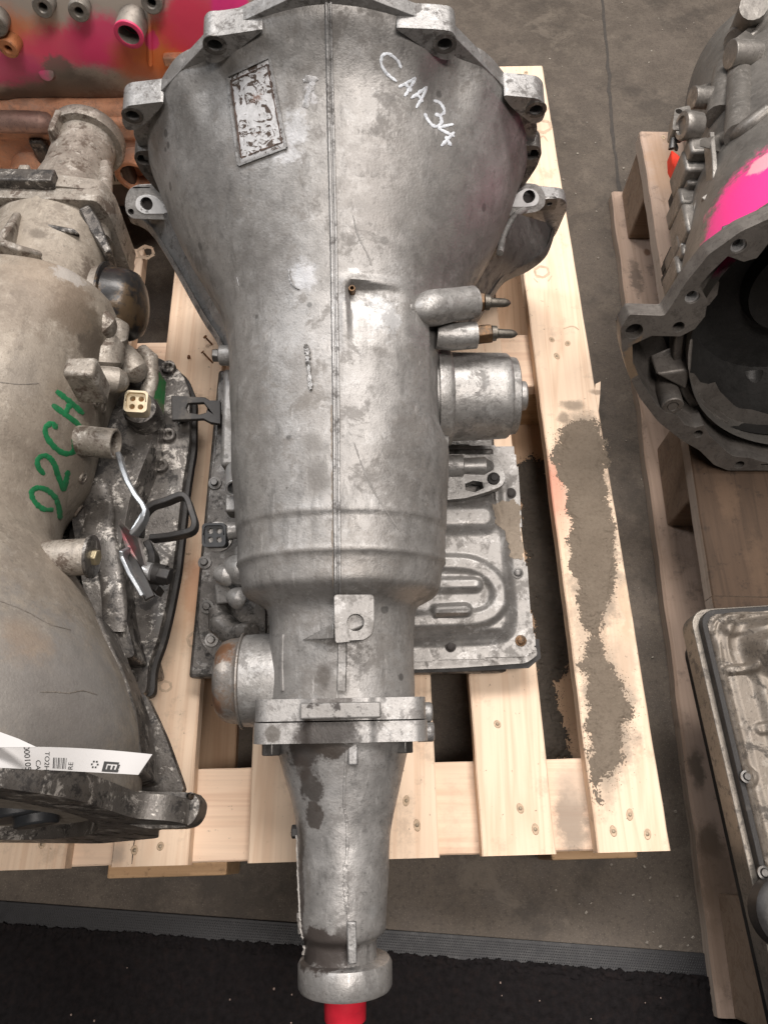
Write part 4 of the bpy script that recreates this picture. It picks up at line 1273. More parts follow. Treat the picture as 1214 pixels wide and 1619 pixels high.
# pan rail, gasket and pressed pan
ZP = -.108
def pz_(u, v, z=ZP): p = px(u, v, z); return (p.x, p.y)
railL = [pz_(u, v) for u, v in ((352, 588), (345, 612), (345, 660), (342, 720), (334, 780), (328, 830), (322, 880), (317, 940), (314, 985), (317, 1012), (326, 1026), (340, 1042), (420, 1058), (420, 900), (420, 590))]
Mb().plate(rounded(railL, .004, 3), [], (0, 0, ZP), (1, 0, 0), (0, 1, 0), -.012, .002).build('pan_rail', MAT['case_d'], gb, G, bevel=.0015)
Mb().plate([( -.17, -.545), (.17, -.545), (.17, -.19), (-.15, -.19)], [], (0, 0, ZP-.006), (1, 0, 0), (0, 1, 0), -.045, -.008).build('pan_sump', MAT['case_d'], gb, G, bevel=.004)
for u, v in ((341, 765), (329, 960), (336, 1012), (325, 890)):
    p = px(u, v, ZP)
    Mb().lathe((p.x, p.y, ZP+.001), (0, 0, 1), [(0, .0078), (.003, .0072), (.0032, .0042), (.0075, .004), (.0082, .0034)], 16).build('pan_bolt', MAT['case_p'] if v == 1012 else MAT['bolt'], gb, G)

# pressed plate with looped bead on the right
Z2 = -.102
outl = [pz_(u, v, Z2) for u, v in ((640, 700), (812, 706), (818, 740), (822, 800), (826, 880), (832, 892), (838, 960), (846, 1015), (843, 1030), (832, 1037), (700, 1044), (640, 1046))]
loopc = [pz_(u, v, Z2) for u, v in ((640, 893), (706, 893), (745, 897), (775, 915), (787, 938), (782, 962), (758, 978), (706, 982), (640, 984))]
loopc = [(p.x, p.y) for p in spline([(*p, 0) for p in loopc], 5)]
c1a, c1b = pz_(650, 928, Z2), pz_(748, 926, Z2)
c2a, c2b = pz_(690, 968, Z2), pz_(733, 966, Z2)
bead2 = [pz_(u, v, Z2) for u, v in ((796, 770), (800, 860), (806, 930), (808, 985), (800, 1003), (780, 1010), (700, 1014), (640, 1015))]
bead2 = [(p.x, p.y) for p in spline([(*p, 0) for p in bead2], 5)]
hump = (pz_(640, 824, Z2), pz_(760, 822, Z2))
inner = [pz_(u, v, Z2) for u, v in ((640, 780), (775, 785), (797, 850), (803, 930), (806, 985), (796, 1003), (640, 1012))]


def panh(x, y):
    p = (x, y)
    h = .010*sstep(-.006, .007, sdpoly(p, inner))
    h += .0055*sstep(.0125, .004, polyd(p, loopc, False))
    h += .0075*sstep(.0105, .003, segd(p, c1a, c1b))
    h += .0090*sstep(.0085, .003, segd(p, c2a, c2b))
    h += .008*sstep(.022, .006, segd(p, *hump))
    h += .0022*sstep(.007, .001, polyd(p, bead2, False))
    return Z2 + h + .0004*noise.noise(Vector((x*60, y*60, 0)))


xs = [p[0] for p in outl]; ys_ = [p[1] for p in outl]
pan = relief(min(xs), max(xs)+.002, min(ys_)-.002, max(ys_)+.002, .0016, panh, lambda x, y: inpoly((x, y), outl), .006)
pan_o = pan.build('oil_pan', MAT['case_p'], gb, G, smooth=50)
pf = [pz_(u, v, Z2-.004) for u, v in ((640, 1030), (848, 1022), (850, 1036), (832, 1048), (720, 1056), (664, 1058), (640, 1058))]
Mb().plate(rounded(pf, .003, 3), [], (0, 0, Z2-.006), (1, 0, 0), (0, 1, 0), -.010, -.001).build('pan_lip', MAT['case_p'], pan_o, G, bevel=.0015)
pf2 = [pz_(u, v, Z2-.012) for u, v in ((640, 1000), (852, 1010), (855, 1040), (836, 1056), (720, 1062), (640, 1064))]
Mb().plate(pf2, [], (0, 0, Z2-.012), (1, 0, 0), (0, 1, 0), -.006, -.001).build('pan_gasket', MAT['gasket'], pan_o, G)
for u, v, mt in ((818, 906, 'bolt'), (823, 1013, 'brass'), (712, 1022, 'hole'), (807, 780, 'hole')):
    p = px(u, v, Z2)
    Mb().lathe((p.x, p.y, Z2-.001), (0, 0, 1), [(0, .0062), (.0022, .006), (.0026, .0042), (.0040, .0040), (.0046, .003)], 16).build('pan_bolt', MAT[mt], pan_o, G)
d_ = [pz_(u, v, Z2) for u, v in ((776, 800), (812, 790), (822, 800), (826, 885), (806, 880), (795, 840), (780, 830))]
xs = [p[0] for p in d_]; ys_ = [p[1] for p in d_]
def dh(x, y): return panh(x, y) + .0006 + .0012*sstep(0, .008, sdpoly((x, y), d_)) + .0006*noise.noise(Vector((x*260, y*260, 3)))
relief(min(xs), max(xs), min(ys_), max(ys_), .0012, dh, lambda x, y: sdpoly((x, y), d_) + .003*noise.noise(Vector((x*150, y*150, 1))) > 0, .001).build('dust_film', MAT['dust'], pan_o, G, smooth=70)
# cable bracket casting below the servo
zb_ = -.078
o = [pz_(u, v, zb_) for u, v in ((690, 718), (782, 717), (790, 730), (800, 752), (795, 768), (770, 778), (735, 788), (690, 792))]
hl = [pz_(u, v, zb_) for u, v in ((735, 765), (748, 760), (762, 762), (764, 772), (750, 778), (736, 775))]
cb = Mb().plate(rounded(o, .005, 4), [hl], (0, 0, zb_), (1, 0, 0), (0, 1, 0), -.014, 0).build('cable_bracket', MAT['case_b'], gb, G, bevel=.003)
p0 = px(715, 735, zb_+.006); p1 = px(772, 735, zb_+.006)
Mb().rcyl((p0.x-.03, p0.y, zb_+.002), (p0.x+.012, p0.y, zb_+.002), .012, .1).build('shaft_boss', MAT['case_b'], cb, G)
Mb().tube([(p0.x+.012, p0.y, zb_), (p1.x-.004, p0.y, zb_), (p1.x+.004, p0.y, zb_-.004)], .010, 16, [.009, .010, .006]).build('lever_arm', MAT['case_b'], cb, G)
q = px(780, 757, zb_)
Mb().lathe((q.x, q.y, zb_), (0, 0, 1), [(0, .007), (.003, .0065), (.004, .004), (.006, .0035)], 14).build('clip', MAT['gasket'], cb, G)
tb_ = Mb().box((px(700, 735, -.2).x*0+.10, -.37, -.145), (.165, -.30, -.10)); tb_.build('valve_block', MAT['case_d'], gb, G, bevel=.003)
# wooden packing under the bell is not visible; the bell flange itself stands on the boards

# ================================================================== the tan gearbox on the left, tail pointing away
LF = Frame((-.385, .04, .372), pi-.026, radians(5.3))
lg = thing('gearbox', (-.38, .4, .14), 'dusty tan gearbox with green 92CH writing, tail pointing away, at the left edge', 'gearbox')
LT = [(.0, .196, .178, .17, 2.0, 0, 0), (-.042, .192, .168, .16, 2.05, 0, 0), (-.092, .172, .150, .15, 2.1, 0, 0), (-.134, .145, .136, .14, 2.0, 0, 0), (-.169, .124, .125, .13, 1.95, 0, 0), (-.200, .104, .116, .12, 1.9, .004, 0),
      (-.228, .086, .110, .12, 1.9, .008, 0), (-.262, .083, .107, .12, 1.95, .008, 0), (-.31, .093, .105, .12, 2.1, .004, 0), (-.40, .094, .102, .12, 2.1, .002, 0), (-.455, .100, .098, .12, 2.2, 0, 0), (-.478, .097, .092, .11, 2.2, 0, 0),
      (-.486, .090, .083, .1, 2.2, 0, 0), (-.494, .078, .068, .08, 2.1, .004, 0), (-.51, .072, .060, .07, 2.1, .005, 0), (-.60, .066, .054, .06, 2.1, .006, 0), (-.625, .066, .053, .06, 2.1, .006, 0)]
l_mb = loft(pchip(LT), [-.0027*i for i in range(0, 232)], 200, lambda v, a: v + Vector((v.x, 0, v.z)).normalized()*(.0016*noise.noise(v*20) + .0005*noise.noise(v*75)))
LTr = bvh(l_mb, LF)
def lh(u, v):
    g = hit(u, v, LTr); return g[0] if g else at(u, v, z=.4)
TANc, brn = (.295, .258, .213), (.12, .085, .058)
lbl = [(lh(60, 1100), .16, (.185, .175, .165), .8, .8, (.8, 1.2, 1)), (lh(120, 1130), .06, (.115, .105, .098), .6, .8), (lh(150, 1060), .06, (.20, .19, .18), .6, .8), (lh(120, 480), .035, brn, .75, .7), (lh(140, 520), .03, (.09, .07, .05), .8, .6),
       (lh(60, 430), .05, (.28, .22, .165), .6, .9), (lh(100, 620), .03, (.22, .175, .13), .5, .9), (lh(60, 560), .04, (.24, .205, .17), .5, .9), (lh(35, 600), .03, (.19, .165, .14), .6, .8), (lh(130, 700), .025, (.23, .18, .13), .5, .8),
       (lh(100, 900), .05, (.30, .25, .20), .5, .9), (lh(40, 1010), .03, (.25, .175, .115), .45, .8), (lh(90, 760), .06, (.36, .305, .245), .4, .9), (lh(30, 800), .06, (.35, .295, .24), .4, .9), (lh(20, 400), .05, (.40, .35, .29), .5, .9), (lh(60, 370), .012, (.10, .08, .06), .7, .6),
       (lh(150, 450), .03, (.08, .06, .045), .85, .5, (1, 1, 1), 2.2), (lh(105, 500), .03, (.15, .115, .085), .7, .7, (1, 1, 1), 2.4), (lh(150, 560), .03, (.07, .055, .042), .85, .5, (1, 1, 1), 2.0), (lh(140, 650), .02, (.09, .07, .055), .7, .6, (1, 1, 1), 2.0), (lh(30, 480), .04, (.17, .135, .105), .6, .7, (1, .7, 1), 2.6), (lh(60, 690), .04, (.19, .155, .122), .5, .7, (1, .7, 1), 2.6), (lh(60, 900), .04, (.19, .16, .13), .5, .7, (1, .6, 1), 2.6), (lh(110, 430), .02, (.40, .38, .36), .6, .4, (1, 1, 1), 2.5)]
MAT['tan_case'] = cast('dusty_aluminium', TANc, (.215, .182, .147), (.13, .105, .082), .5, 18, (.5, .68), .25, lbl, .5, .5, 11.0, (.40, .36, .31), 20, .45, .35, .5)
MAT['tan_b'] = cast('dusty_cast', (.285, .255, .22), (.19, .165, .138), (.07, .048, .034), .9, 20, (.42, .62), .35, (), .6, .6, 13.0, (.46, .43, .385), 26, .7, .4, .4)
MAT['oil_b'] = cast('oil_blackened_cast', (.12, .11, .10), (.055, .048, .043), (.014, .012, .011), .9, 22, (.28, .5), .4, (), .5, .6, 15.0, (.50, .47, .43), 22, .8)
lbo = l_mb.build('case', MAT['tan_case'], lg, LF, smooth=55)


def lx(u, v, z): return LF.on(u, v, 2, z)


# tail housing with lipped end
tlf = pchip([(-.620, .058, .052, .055, 2.1, .005, 0), (-.645, .050, .047, .05, 2.0, .005, 0), (-.68, .0415, .040, .04, 2, .005, 0), (-.72, .0375, .0365, .037, 2, .005, 0), (-.772, .0360, .035, .036, 2, .005, 0)])
lt_mb = loft(tlf, [-.62-.0026*i for i in range(59)], 90, lambda v, a: v + Vector((v.x, 0, v.z)).normalized()*(.0014*noise.noise(v*30) + .0007*noise.noise(v*90)))
lto = lt_mb.build('tail_housing', MAT['tan_b'], lg, LF, smooth=50)
Mb().lathe((.005, -.768, 0), (0, -1, 0), [(0, .0365), (.001, .0435), (.006, .0455), (.016, .0450), (.019, .0430), (.0192, .0340), (.006, .0325)], 48).build('tail_lip', MAT['tan_b'], lto, LF)
Mb().box((.022, -.775, .026), (.029, -.735, .044)).build('key_rib', MAT['tan_b'], lto, LF, bevel=.0015)
Mb().tube([lx(168, 262, .01), lx(166, 300, .012), lx(160, 345, .015), lx(158, 380, .01)], .010, 12, [.008, .009, .011, .013]).build('side_rib', MAT['tan_b'], lto, LF)
# joint flanges
m = Mb(); prism_y(m, rounded([(-.066, .03), (-.058, .051), (-.018, .056), (.07, .057), (.085, .03), (.085, -.06), (-.066, -.06)], .008), [], -.640, -.622); lf1 = m.build('joint_flange', MAT['tan_b'], lg, LF, bevel=.003)
m = Mb(); prism_y(m, rounded([(-.068, .03), (-.060, .053), (.07, .055), (.085, .03), (.085, -.06), (-.068, -.06)], .008), [], -.6215, -.604); m.build('joint_flange', MAT['tan_b'], lg, LF, bevel=.003)
Mb().box((-.012, -.637, .052), (.06, -.618, .066)).build('raised_bar', MAT['oil_b'], lf1, LF, bevel=.002)
Mb().box((.022, -.652, .045), (.034, -.640, .060)).build('gusset', MAT['tan_b'], lf1, LF, bevel=.002)
Mb().add([lx(66, 352, .054), lx(118, 362, .050), lx(128, 372, .045), lx(70, 364, .050), lx(66, 352, .03), lx(118, 362, .03), lx(128, 372, .02), lx(70, 364, .03)],
         [(0, 1, 2, 3), (7, 6, 5, 4), (0, 4, 5, 1), (1, 5, 6, 2), (2, 6, 7, 3), (3, 7, 4, 0)]).build('rib', MAT['oil_b'], lf1, LF, bevel=.002)
for p0, p1, z_ in (((0, 400), (32, 350), .062), ((5, 392), (60, 412), .066)):
    Mb().band([lx(*p0, z_), lx((p0[0]+p1[0])/2, (p0[1]+p1[1])/2, z_+.003), lx(*p1, z_-.012)], .008, .02).build('rib', MAT['tan_b'], lg, LF, bevel=.002)
Mb().band([lx(130, 335, .03), lx(152, 370, .012), lx(178, 418, .0)], [.012, .016, .008], .05).build('flange_edge', MAT['oil_b'], lg, LF, bevel=.002)
# black governor dome
c = lx(176, 482, .0); dm = plain('black_enamel', (.018, .017, .017), .33, .2, .4, .25, 40, (.10, .065, .035), (.50, .56), .75)
ldir = Vector((-1, 0, 0))
Mb().lathe((c.x+.012, c.y, .0), ldir, [(0, .040), (.010, .0405)], 44).build('dome_seat', MAT['tan_b'], lg, LF)
Mb().lathe((c.x+.003, c.y, .0), ldir, [(0, .0385), (.0005, .0445), (.0030, .0448), (.0040, .0400), (.014, .0390), (.024, .0375), (.032, .0335), (.0365, .026), (.038, .014), (.0382, .004)], 48).build('governor_cap', dm, lg, LF, smooth=50)
# knuckles and square boss
for u0, v0, u1, v1, r, z_ in ((150, 505, 165, 520, .017, .030), (188, 520, 180, 535, .015, .015), (170, 545, 160, 575, .022, .010), (150, 600, 190, 600, .014, .02), (195, 560, 215, 590, .016, -.02)):
    Mb().tube([lx(u0-14, v0, z_-.012), lx(u0, v0, z_), lx(u1, v1, z_-.002), lx(u1+6, v1+8, z_-.016)], r, 16, [r*.8, r, r, r*.7]).build('knuckle', MAT['tan_b'], lg, LF, sub=1)
a, b = lx(101, 555, .108), lx(143, 584, .108)
Mb().box((b.x, a.y, .06), (a.x, b.y, .1015)).build('square_boss', MAT['tan_b'], lg, LF, bevel=.003)
for u, v, r in ((124, 808, .0075), (131, 755, .0060), (163, 620, .0065), (152, 635, .006), (157, 605, .005), (163, 645, .0055)):
    g = hit(u, v, LTr)
    if g:
        q = LF.l(g[0]); n_ = LF.T @ g[1]
        Mb().lathe(q - n_*.003, n_, [(0, r*1.1), (.0045, r), (.0050, r*.72), (.0035, r*.62), (.0035, r*.4), (.0048, r*.34)], 20).build('core_plug', MAT['tan_b'], lbo, LF)
# stub pipe with open end
Mb().ring(lx(100, 694, .010), lx(184, 702, .010), .0145, .0118, 28).build('stub_pipe', MAT['tan_b'], lg, LF)
# valve side: casting, silver rail, tag, pan flange
def lz(u, v, z): p = at(u, v, z=z); return (p.x, p.y)
vz = .275
vb = [lz(u, v, vz) for u, v in ((120, 545), (225, 552), (240, 570), (247, 640), (240, 700), (205, 790), (190, 870), (195, 960), (215, 1040), (150, 1040), (110, 800))]
Mb().plate(rounded(vb, .008), [], (0, 0, vz), (1, 0, 0), (0, 1, 0), -.11, 0).build('valve_casting', MAT['oil_b'], lg, W, bevel=.006, seg=3)
Mb().tube([at(225, 556, z=.288), at(238, 566, z=.290), at(239, 600, z=.286), at(230, 640, z=.280)], .0085, 12).build('casting_rail', MAT['tan_b'], lg, W)
tg = [at(252, 588, z=.285), at(263, 604, z=.268), at(259, 655, z=.262), at(242, 640, z=.284)]
Mb().add(tg + [p - Vector((.001, .0, .0025)) for p in tg], [(0, 3, 2, 1), (4, 5, 6, 7), (0, 1, 5, 4), (1, 2, 6, 5), (2, 3, 7, 6), (3, 0, 4, 7)]).build('green_tag', MAT['green_tag'], lg, W, smooth=0)
pzl = .232
po = [lz(u, v, pzl) for u, v in ((235, 560), (262, 570), (288, 588), (301, 620), (300, 700), (290, 760), (282, 830), (274, 900), (262, 960), (250, 1010), (234, 1052), (232, 1100), (110, 1090), (110, 640))]
Mb().plate(rounded(po, .010), [], (0, 0, pzl), (1, 0, 0), (0, 1, 0), -.012, 0).build('pan_flange', MAT['oil_b'], lg, W, bevel=.002)
po2 = [(x+.0045, y) for x, y in po]
Mb().plate(rounded(po2, .010), [], (0, 0, pzl-.0125), (1, 0, 0), (0, 1, 0), -.010, 0).build('pan_gasket', MAT['gasket'], lg, W, bevel=.001)
po3 = [(-.62, .08), (-.26, .08), (-.25, .50), (-.62, .50)]
Mb().plate(rounded(po3, .02), [], (0, 0, .209), (1, 0, 0), (0, 1, 0), -.068, 0).build('oil_pan', MAT['oil_b'], lg, W, bevel=.006)
for u, v in ((268, 583), (256, 738), (207, 1073), (268, 690), (205, 1015)):
    p = at(u, v, z=pzl)
    Mb().ring(p - Vector((0, 0, .002)), p + Vector((0, 0, .006)), .0082, .0042, 18).build('bolt_boss', MAT['oil_b'], lg, W)
for pts, wd in (([(150, 770), (158, 820), (140, 870)], .020), ([(160, 830), (175, 900), (182, 960), (178, 1000)], .016), ([(170, 1010), (185, 1050), (200, 1100)], .014)):
    Mb().tube(spline([at(u, v, z=.279) for u, v in pts], 4), wd*.75, 14, flat=.28, up=(0, 0, 1)).build('casting_rib', MAT['oil_b'], lg, W)
# cream connector
cc = at(216, 636, z=.325); up = Vector((.10, -.2, 1)).normalized(); ex = Vector((1, 0, -.1)).normalized(); ey = up.cross(ex)
cr = Mb().plate(rrect(-.0115, -.0115, .0115, .0115, .0045), [rrect(-.0094, -.0094, .0094, .0094, .0035)], cc, ex, ey, -.014, .003).build('cream_connector', MAT['cream'], lg, W, bevel=.0004)
pins = [circ(sx_*.0042, sy_*.0042, .0029, 14) for sx_ in (-1, 1) for sy_ in (-1, 1)]
Mb().plate(rrect(-.0094, -.0094, .0094, .0094, .0035), pins, cc, ex, ey, -.012, -.0015).build('pin_face', MAT['cream'], cr, W)
Mb().plate(rrect(-.0092, -.0092, .0092, .0092, .003), [], cc, ex, ey, -.0125, -.009).build('pin_floor', plain('amber_seal', (.30, .15, .05), .5), cr, W)
Mb().lathe(cc - up*.045, up, [(0, .019), (.020, .0185), (.030, .0165), (.031, .0135)], 26).build('connector_boss', MAT['oil_b'], cr, W)
# selector levers
z_ = .345
lv = Mb().band([at(u, v, z=zz) for u, v, zz in ((189, 719, .34), (196, 745, .343), (204, 765, .345), (216, 786, .345), (227, 800, .345), (231, 808, .345), (229, 820, .343), (222, 833, .338), (212, 845, .333))], .0048, .011)
lvo = lv.build('selector_lever', MAT['zinc'], lg, W, bevel=.001)
pt = [at(188, 822, z=.332), at(218, 852, z=.325), at(229, 893, z=.318), at(221, 893, z=.30), at(200, 868, z=.305), at(188, 830, z=.31)]
Mb().add(pt + [p + Vector((.0025, -.001, .0)) for p in pt], [(0, 5, 4, 3, 2, 1), (6, 7, 8, 9, 10, 11)] + [(i, (i+1) % 6, (i+1) % 6+6, i+6) for i in range(6)]).build('lever_plate', plain('lever_steel', (.22, .20, .19), .4, .6, .2, .2, 40, (.50, .10, .13), (.56, .64), .6), lvo, W, smooth=0)  # red-pink patches are a reflection painted into the steel colour
Mb().band([at(u, v, z=.318) for u, v in ((212, 845), (222, 828), (232, 812))], .004, .016).build('lever_arm', MAT['zinc'], lvo, W, bevel=.001)
Mb().band([at(u, v, z=zz) for u, v, zz in ((198, 868, .315), (196, 882, .31), (208, 910, .308), (220, 930, .305), (228, 944, .303))], .0042, .018).build('lever_strip', MAT['zinc'], lvo, W, bevel=.001)
Mb().band([at(u, v, z=.300) for u, v in ((200, 872), (216, 900), (238, 946))], .010, .004).build('lever_foot', MAT['black_steel'], lvo, W, bevel=.001)
lp = [at(u, v, z=zz) for u, v, zz in ((222, 850, .285), (226, 822, .29), (240, 802, .295), (265, 793, .298), (286, 785, .30), (297, 790, .30), (304, 810, .30), (309, 828, .30), (304, 840, .298), (285, 846, .295), (262, 850, .29), (240, 852, .287))]
Mb().band(spline(lp, 3), .0058, .012).build('selector_loop', MAT['black_steel'], lg, W, bevel=.001)
Mb().cyl(at(240, 905, z=.285), at(262, 910, z=.285), .0100, n=20).build('pivot_washer', MAT['black_steel'], lg, W)
Mb().cyl(at(252, 908, z=.288), at(270, 912, z=.288), .0090, n=6).build('pivot_bolt', MAT['black_steel'], lg, W, bevel=.0008)
Mb().cyl(at(228, 902, z=.292), at(240, 904, z=.292), .0085, n=18).build('pivot_sleeve', MAT['bright'], lg, W)
pts = [at(u, v, z=.268) for u, v in ((235, 860), (244, 880), (242, 915), (246, 930), (254, 935))]
Mb().band(spline(pts, 3), .007, .02).build('pivot_bracket', MAT['black_steel'], lg, W, bevel=.001)
Mb().rcyl(lx(60, 884, .030), lx(143, 880, .030), .0155, .1).build('side_boss', MAT['tan_b'], lg, LF)
Mb().lathe(lx(143, 880, .030), (-1, 0, 0), [(0, .0185), (.0025, .0185), (.003, .015)], 20).build('washer', MAT['oil_b'], lg, LF)
Mb().cyl(lx(147, 881, .030), lx(156, 882, .030), .0072, n=6).build('hex_bolt', plain('passivated', (.40, .34, .22), .4, .7), lg, LF, bevel=.0008)
# bell wing, edge and ear
wg = [LF.on(u, v, 2, -.03) for u, v in ((160, 990), (176, 1030), (196, 1075), (214, 1130), (222, 1180), (228, 1235))]
Mb().band(spline(wg, 4), .012, .05).build('bell_edge', MAT['oil_b'], lg, LF, bevel=.002)
wg2 = [lz(u, v, .30) for u, v in ((232, 1100), (246, 1130), (262, 1165), (280, 1215), (293, 1252), (250, 1262), (205, 1262), (205, 1150), (215, 1090))]
Mb().plate(rounded(wg2, .006), [], (0, 0, .30), (1, 0, 0), (0, 1, 0), -.012, 0).build('bell_wing', MAT['oil_b'], lg, W, bevel=.003)
eo = [lz(u, v, .352) for u, v in ((190, 1248), (245, 1252), (292, 1252), (308, 1255), (316, 1268), (313, 1288), (302, 1304), (285, 1309), (230, 1310), (190, 1300))]
eh = at(301, 1259, z=.352)
Mb().plate(rounded(eo, .006), [circ(eh.x, eh.y, .0032, 12)], (0, 0, .352), (1, 0, 0), (0, 1, 0), -.030, 0).build('lower_ear', MAT['oil_b'], lg, W, bevel=.004, seg=3)
LFO = [(0, .212), (-.055, .205), (-.105, .178), (-.150, .138), (-.178, .112), (-.190, .090), (-.197, .050), (-.203, .012), (-.226, .006), (-.236, -.008), (-.234, -.03), (-.205, -.05), (-.19, -.11), (-.12, -.17), (0, -.19)]
LFO = LFO + [(-x, z) for x, z in reversed(LFO[1:-1])]
m = Mb(); prism_y(m, rounded(LFO, .010), [circ(0, 0, .165, 40)], -.006, .012); m.build('bell_flange', MAT['oil_b'], lg, LF, bevel=.003)
m = Mb().cyl(at(30, 1268, z=.30), at(30, 1295, z=.30), .030, n=24); m.cyl(at(58, 1285, z=.30), at(58, 1306, z=.30), .018, n=24)
m.build('converter_hub', MAT['black_plastic'], lg, W, bevel=.002)
# green writing
gr = Mb(); KL = 3.372
for s_ in ([(300, 465), (370, 520), (446, 588)], [(278, 538), (355, 595), (430, 652)], [(378, 530), (362, 560), (346, 592)],
           [(305, 668), (280, 640), (245, 660), (250, 710), (300, 772), (355, 800), (398, 782), (392, 718)],
           [(238, 912), (205, 870), (205, 826), (248, 812), (288, 850), (312, 920), (340, 998)], [(340, 998), (352, 950), (366, 888)],
           [(312, 1052), (262, 1000), (205, 982), (170, 1005), (185, 1055), (232, 1095), (285, 1100)], [(300, 1040), (316, 1090), (322, 1150)]):
    stroke(gr, zc(s_, 0, 480, KL), 8.6, LTr, .0003, n=9, rag=.35)
weld(gr).build('handwriting', MAT['green'], lbo, label='green handwritten 92CH')
sct = plain('dark_scratch', (.165, .145, .125), .6, .2, .3, .3, 200)
for s_, oy in (([(215, 925), (300, 925), (370, 930), (440, 918), (520, 940)], 820), ([(0, 440), (130, 490), (260, 560), (380, 595)], 820), ([(0, 420), (110, 430), (210, 425)], 480)):
    m = Mb(); stroke(m, zc(s_, 0, oy, KL), 1.5, LTr, .00012, n=8, rag=1.4)
    weld(m).build('scratch', sct, lbo)

# paper tag lying over the bell
def tagp(a, b, off=0.0):
    u = -40 + 281*a
    vt = 1182 - 3*sin(a*3) + 11*a*a; vb_ = 1212 + 13*a
    u2 = u - 22*b*a**3
    return at(u2, vt + (vb_-vt)*b, z=.545 - .075*a + .004*sin(a*7) + .004*b) + Vector((0, 0, off))
tg = Mb(); n_ = 40
for j in range(2):
    for i in range(n_):
        tg.add([tagp(i/n_, j*.5), tagp(i/n_, j*.5+.5), tagp((i+1)/n_, j*.5+.5), tagp((i+1)/n_, j*.5)], [(0, 1, 2, 3)])
weld(tg)
nv = len(tg.v); tg.add([p - Vector((0, 0, .0006)) for p in tg.v], [tuple(reversed(f)) for f in tg.f])
tagT = thing('paper_tag', at(100, 1200, z=.50), 'white paper label with black print lying across the bell of the tan gearbox', 'label')
tgo = tg.build('sheet', MAT['paper'], tagT, W, smooth=60)
fold = Mb(); q = [at(u, v, z=.548) for u, v in ((-40, 1136), (0, 1157), (30, 1168), (58, 1181), (-40, 1182))]
fold.add(q + [p - Vector((0, 0, .0006)) for p in q], [(0, 1, 2, 3, 4), (9, 8, 7, 6, 5)] + [(i, i+5, (i+1) % 5+5, (i+1) % 5) for i in range(5)])
fold.build('folded_corner', MAT['paper'], tagT, W, smooth=0)
pr_ = Mb()
def ink(a0, b0, a1, b1): pr_.add([tagp(a0, b0, .0003), tagp(a0, b1, .0003), tagp(a1, b1, .0003), tagp(a1, b0, .0003)], [(0, 1, 2, 3)])
def ua(u): return (u + 40)/281
for i in range(9):
    u = 86 + i*2.6
    ink(ua(u), .45, ua(u + (.9 if i % 3 else 1.7)), .92)
ink(ua(170), .50, ua(176), .95); ink(ua(176), .50, ua(196), .60); ink(ua(176), .84, ua(200), .95); ink(ua(178), .66, ua(184), .84); ink(ua(187), .66, ua(191), .84); ink(ua(194), .60, ua(199), .84)
for i in range(6):
    a_ = i*pi/3
    ink(ua(154+5*cos(a_)), .62+.14*sin(a_), ua(157+5*cos(a_)), .70+.14*sin(a_))
pr_.build('print', MAT['ink'], tgo, W, smooth=0)


def text(body, u, b, du, size, rot):
    c_ = bpy.data.curves.new('txt', 'FONT'); c_.body = body; c_.size = size; c_.align_x = 'CENTER'; c_.align_y = 'CENTER'
    o = bpy.data.objects.new('txt', c_); COL.objects.link(o)
    me = bpy.data.meshes.new_from_object(o.evaluated_get(bpy.context.evaluated_depsgraph_get()))
    bpy.data.objects.remove(o)
    p = tagp(ua(u), b, .0005); ex_ = (tagp(ua(u)+.02, b, .0005) - p).normalized(); ey_ = (tagp(ua(u), b-.05, .0005) - p).normalized()
    mb_ = Mb(); cr_, sr = cos(rot), sin(rot)
    mb_.add([p + ex_*(v.co.x*cr_ - v.co.y*sr) + ey_*(v.co.x*sr + v.co.y*cr_) for v in me.vertices], [tuple(f.vertices) for f in me.polygons])
    mb_.build('print', MAT['ink'], tgo, W, smooth=0)


text('2000105', 44, .42, 0, .0052, -pi/2+.1); text('TO2H', 76, .62, 0, .0046, -pi/2); text('CA', 62, .80, 0, .0046, -pi/2); text('RE', 116, .78, 0, .0046, pi/2)

# ================================================================== painted gearbox at the top left
ot = thing('gearbox', (-.5, 1.0, .14), 'gearbox casing sprayed pink and orange, behind the tan one at top left', 'gearbox')
OF = Frame((-.5, 1.03, .40), pi/2, 0)      # local y runs to -x world
otab = pchip([(-.345, .150, .165, .16, 2.2, 0, 0), (-.33, .158, .172, .17, 2.2, 0, 0), (-.2, .165, .178, .17, 2.2, 0, 0), (-.03, .168, .18, .17, 2.2, 0, 0), (-.02, .171, .183, .17, 2.2, 0, 0), (.2, .175, .185, .18, 2.2, 0, 0), (.45, .17, .18, .18, 2.2, 0, 0)])
o_mb = loft(otab, [-.345+.005*i for i in range(160)], 150, lambda v, a: v + Vector((v.x, 0, v.z)).normalized()*(.002*noise.noise(v*14)))
OTr = bvh(o_mb, OF)
def oh(u, v):
    g = hit(u, v, OTr); return g[0] if g else at(u, v, y=.9)
PK, OR, GRY, DKG = (.80, .04, .20), (.72, .19, .05), (.30, .27, .24), (.13, .105, .09)
BEI, DG2, PP = (.50, .45, .40), (.17, .145, .125), (.66, .06, .20)
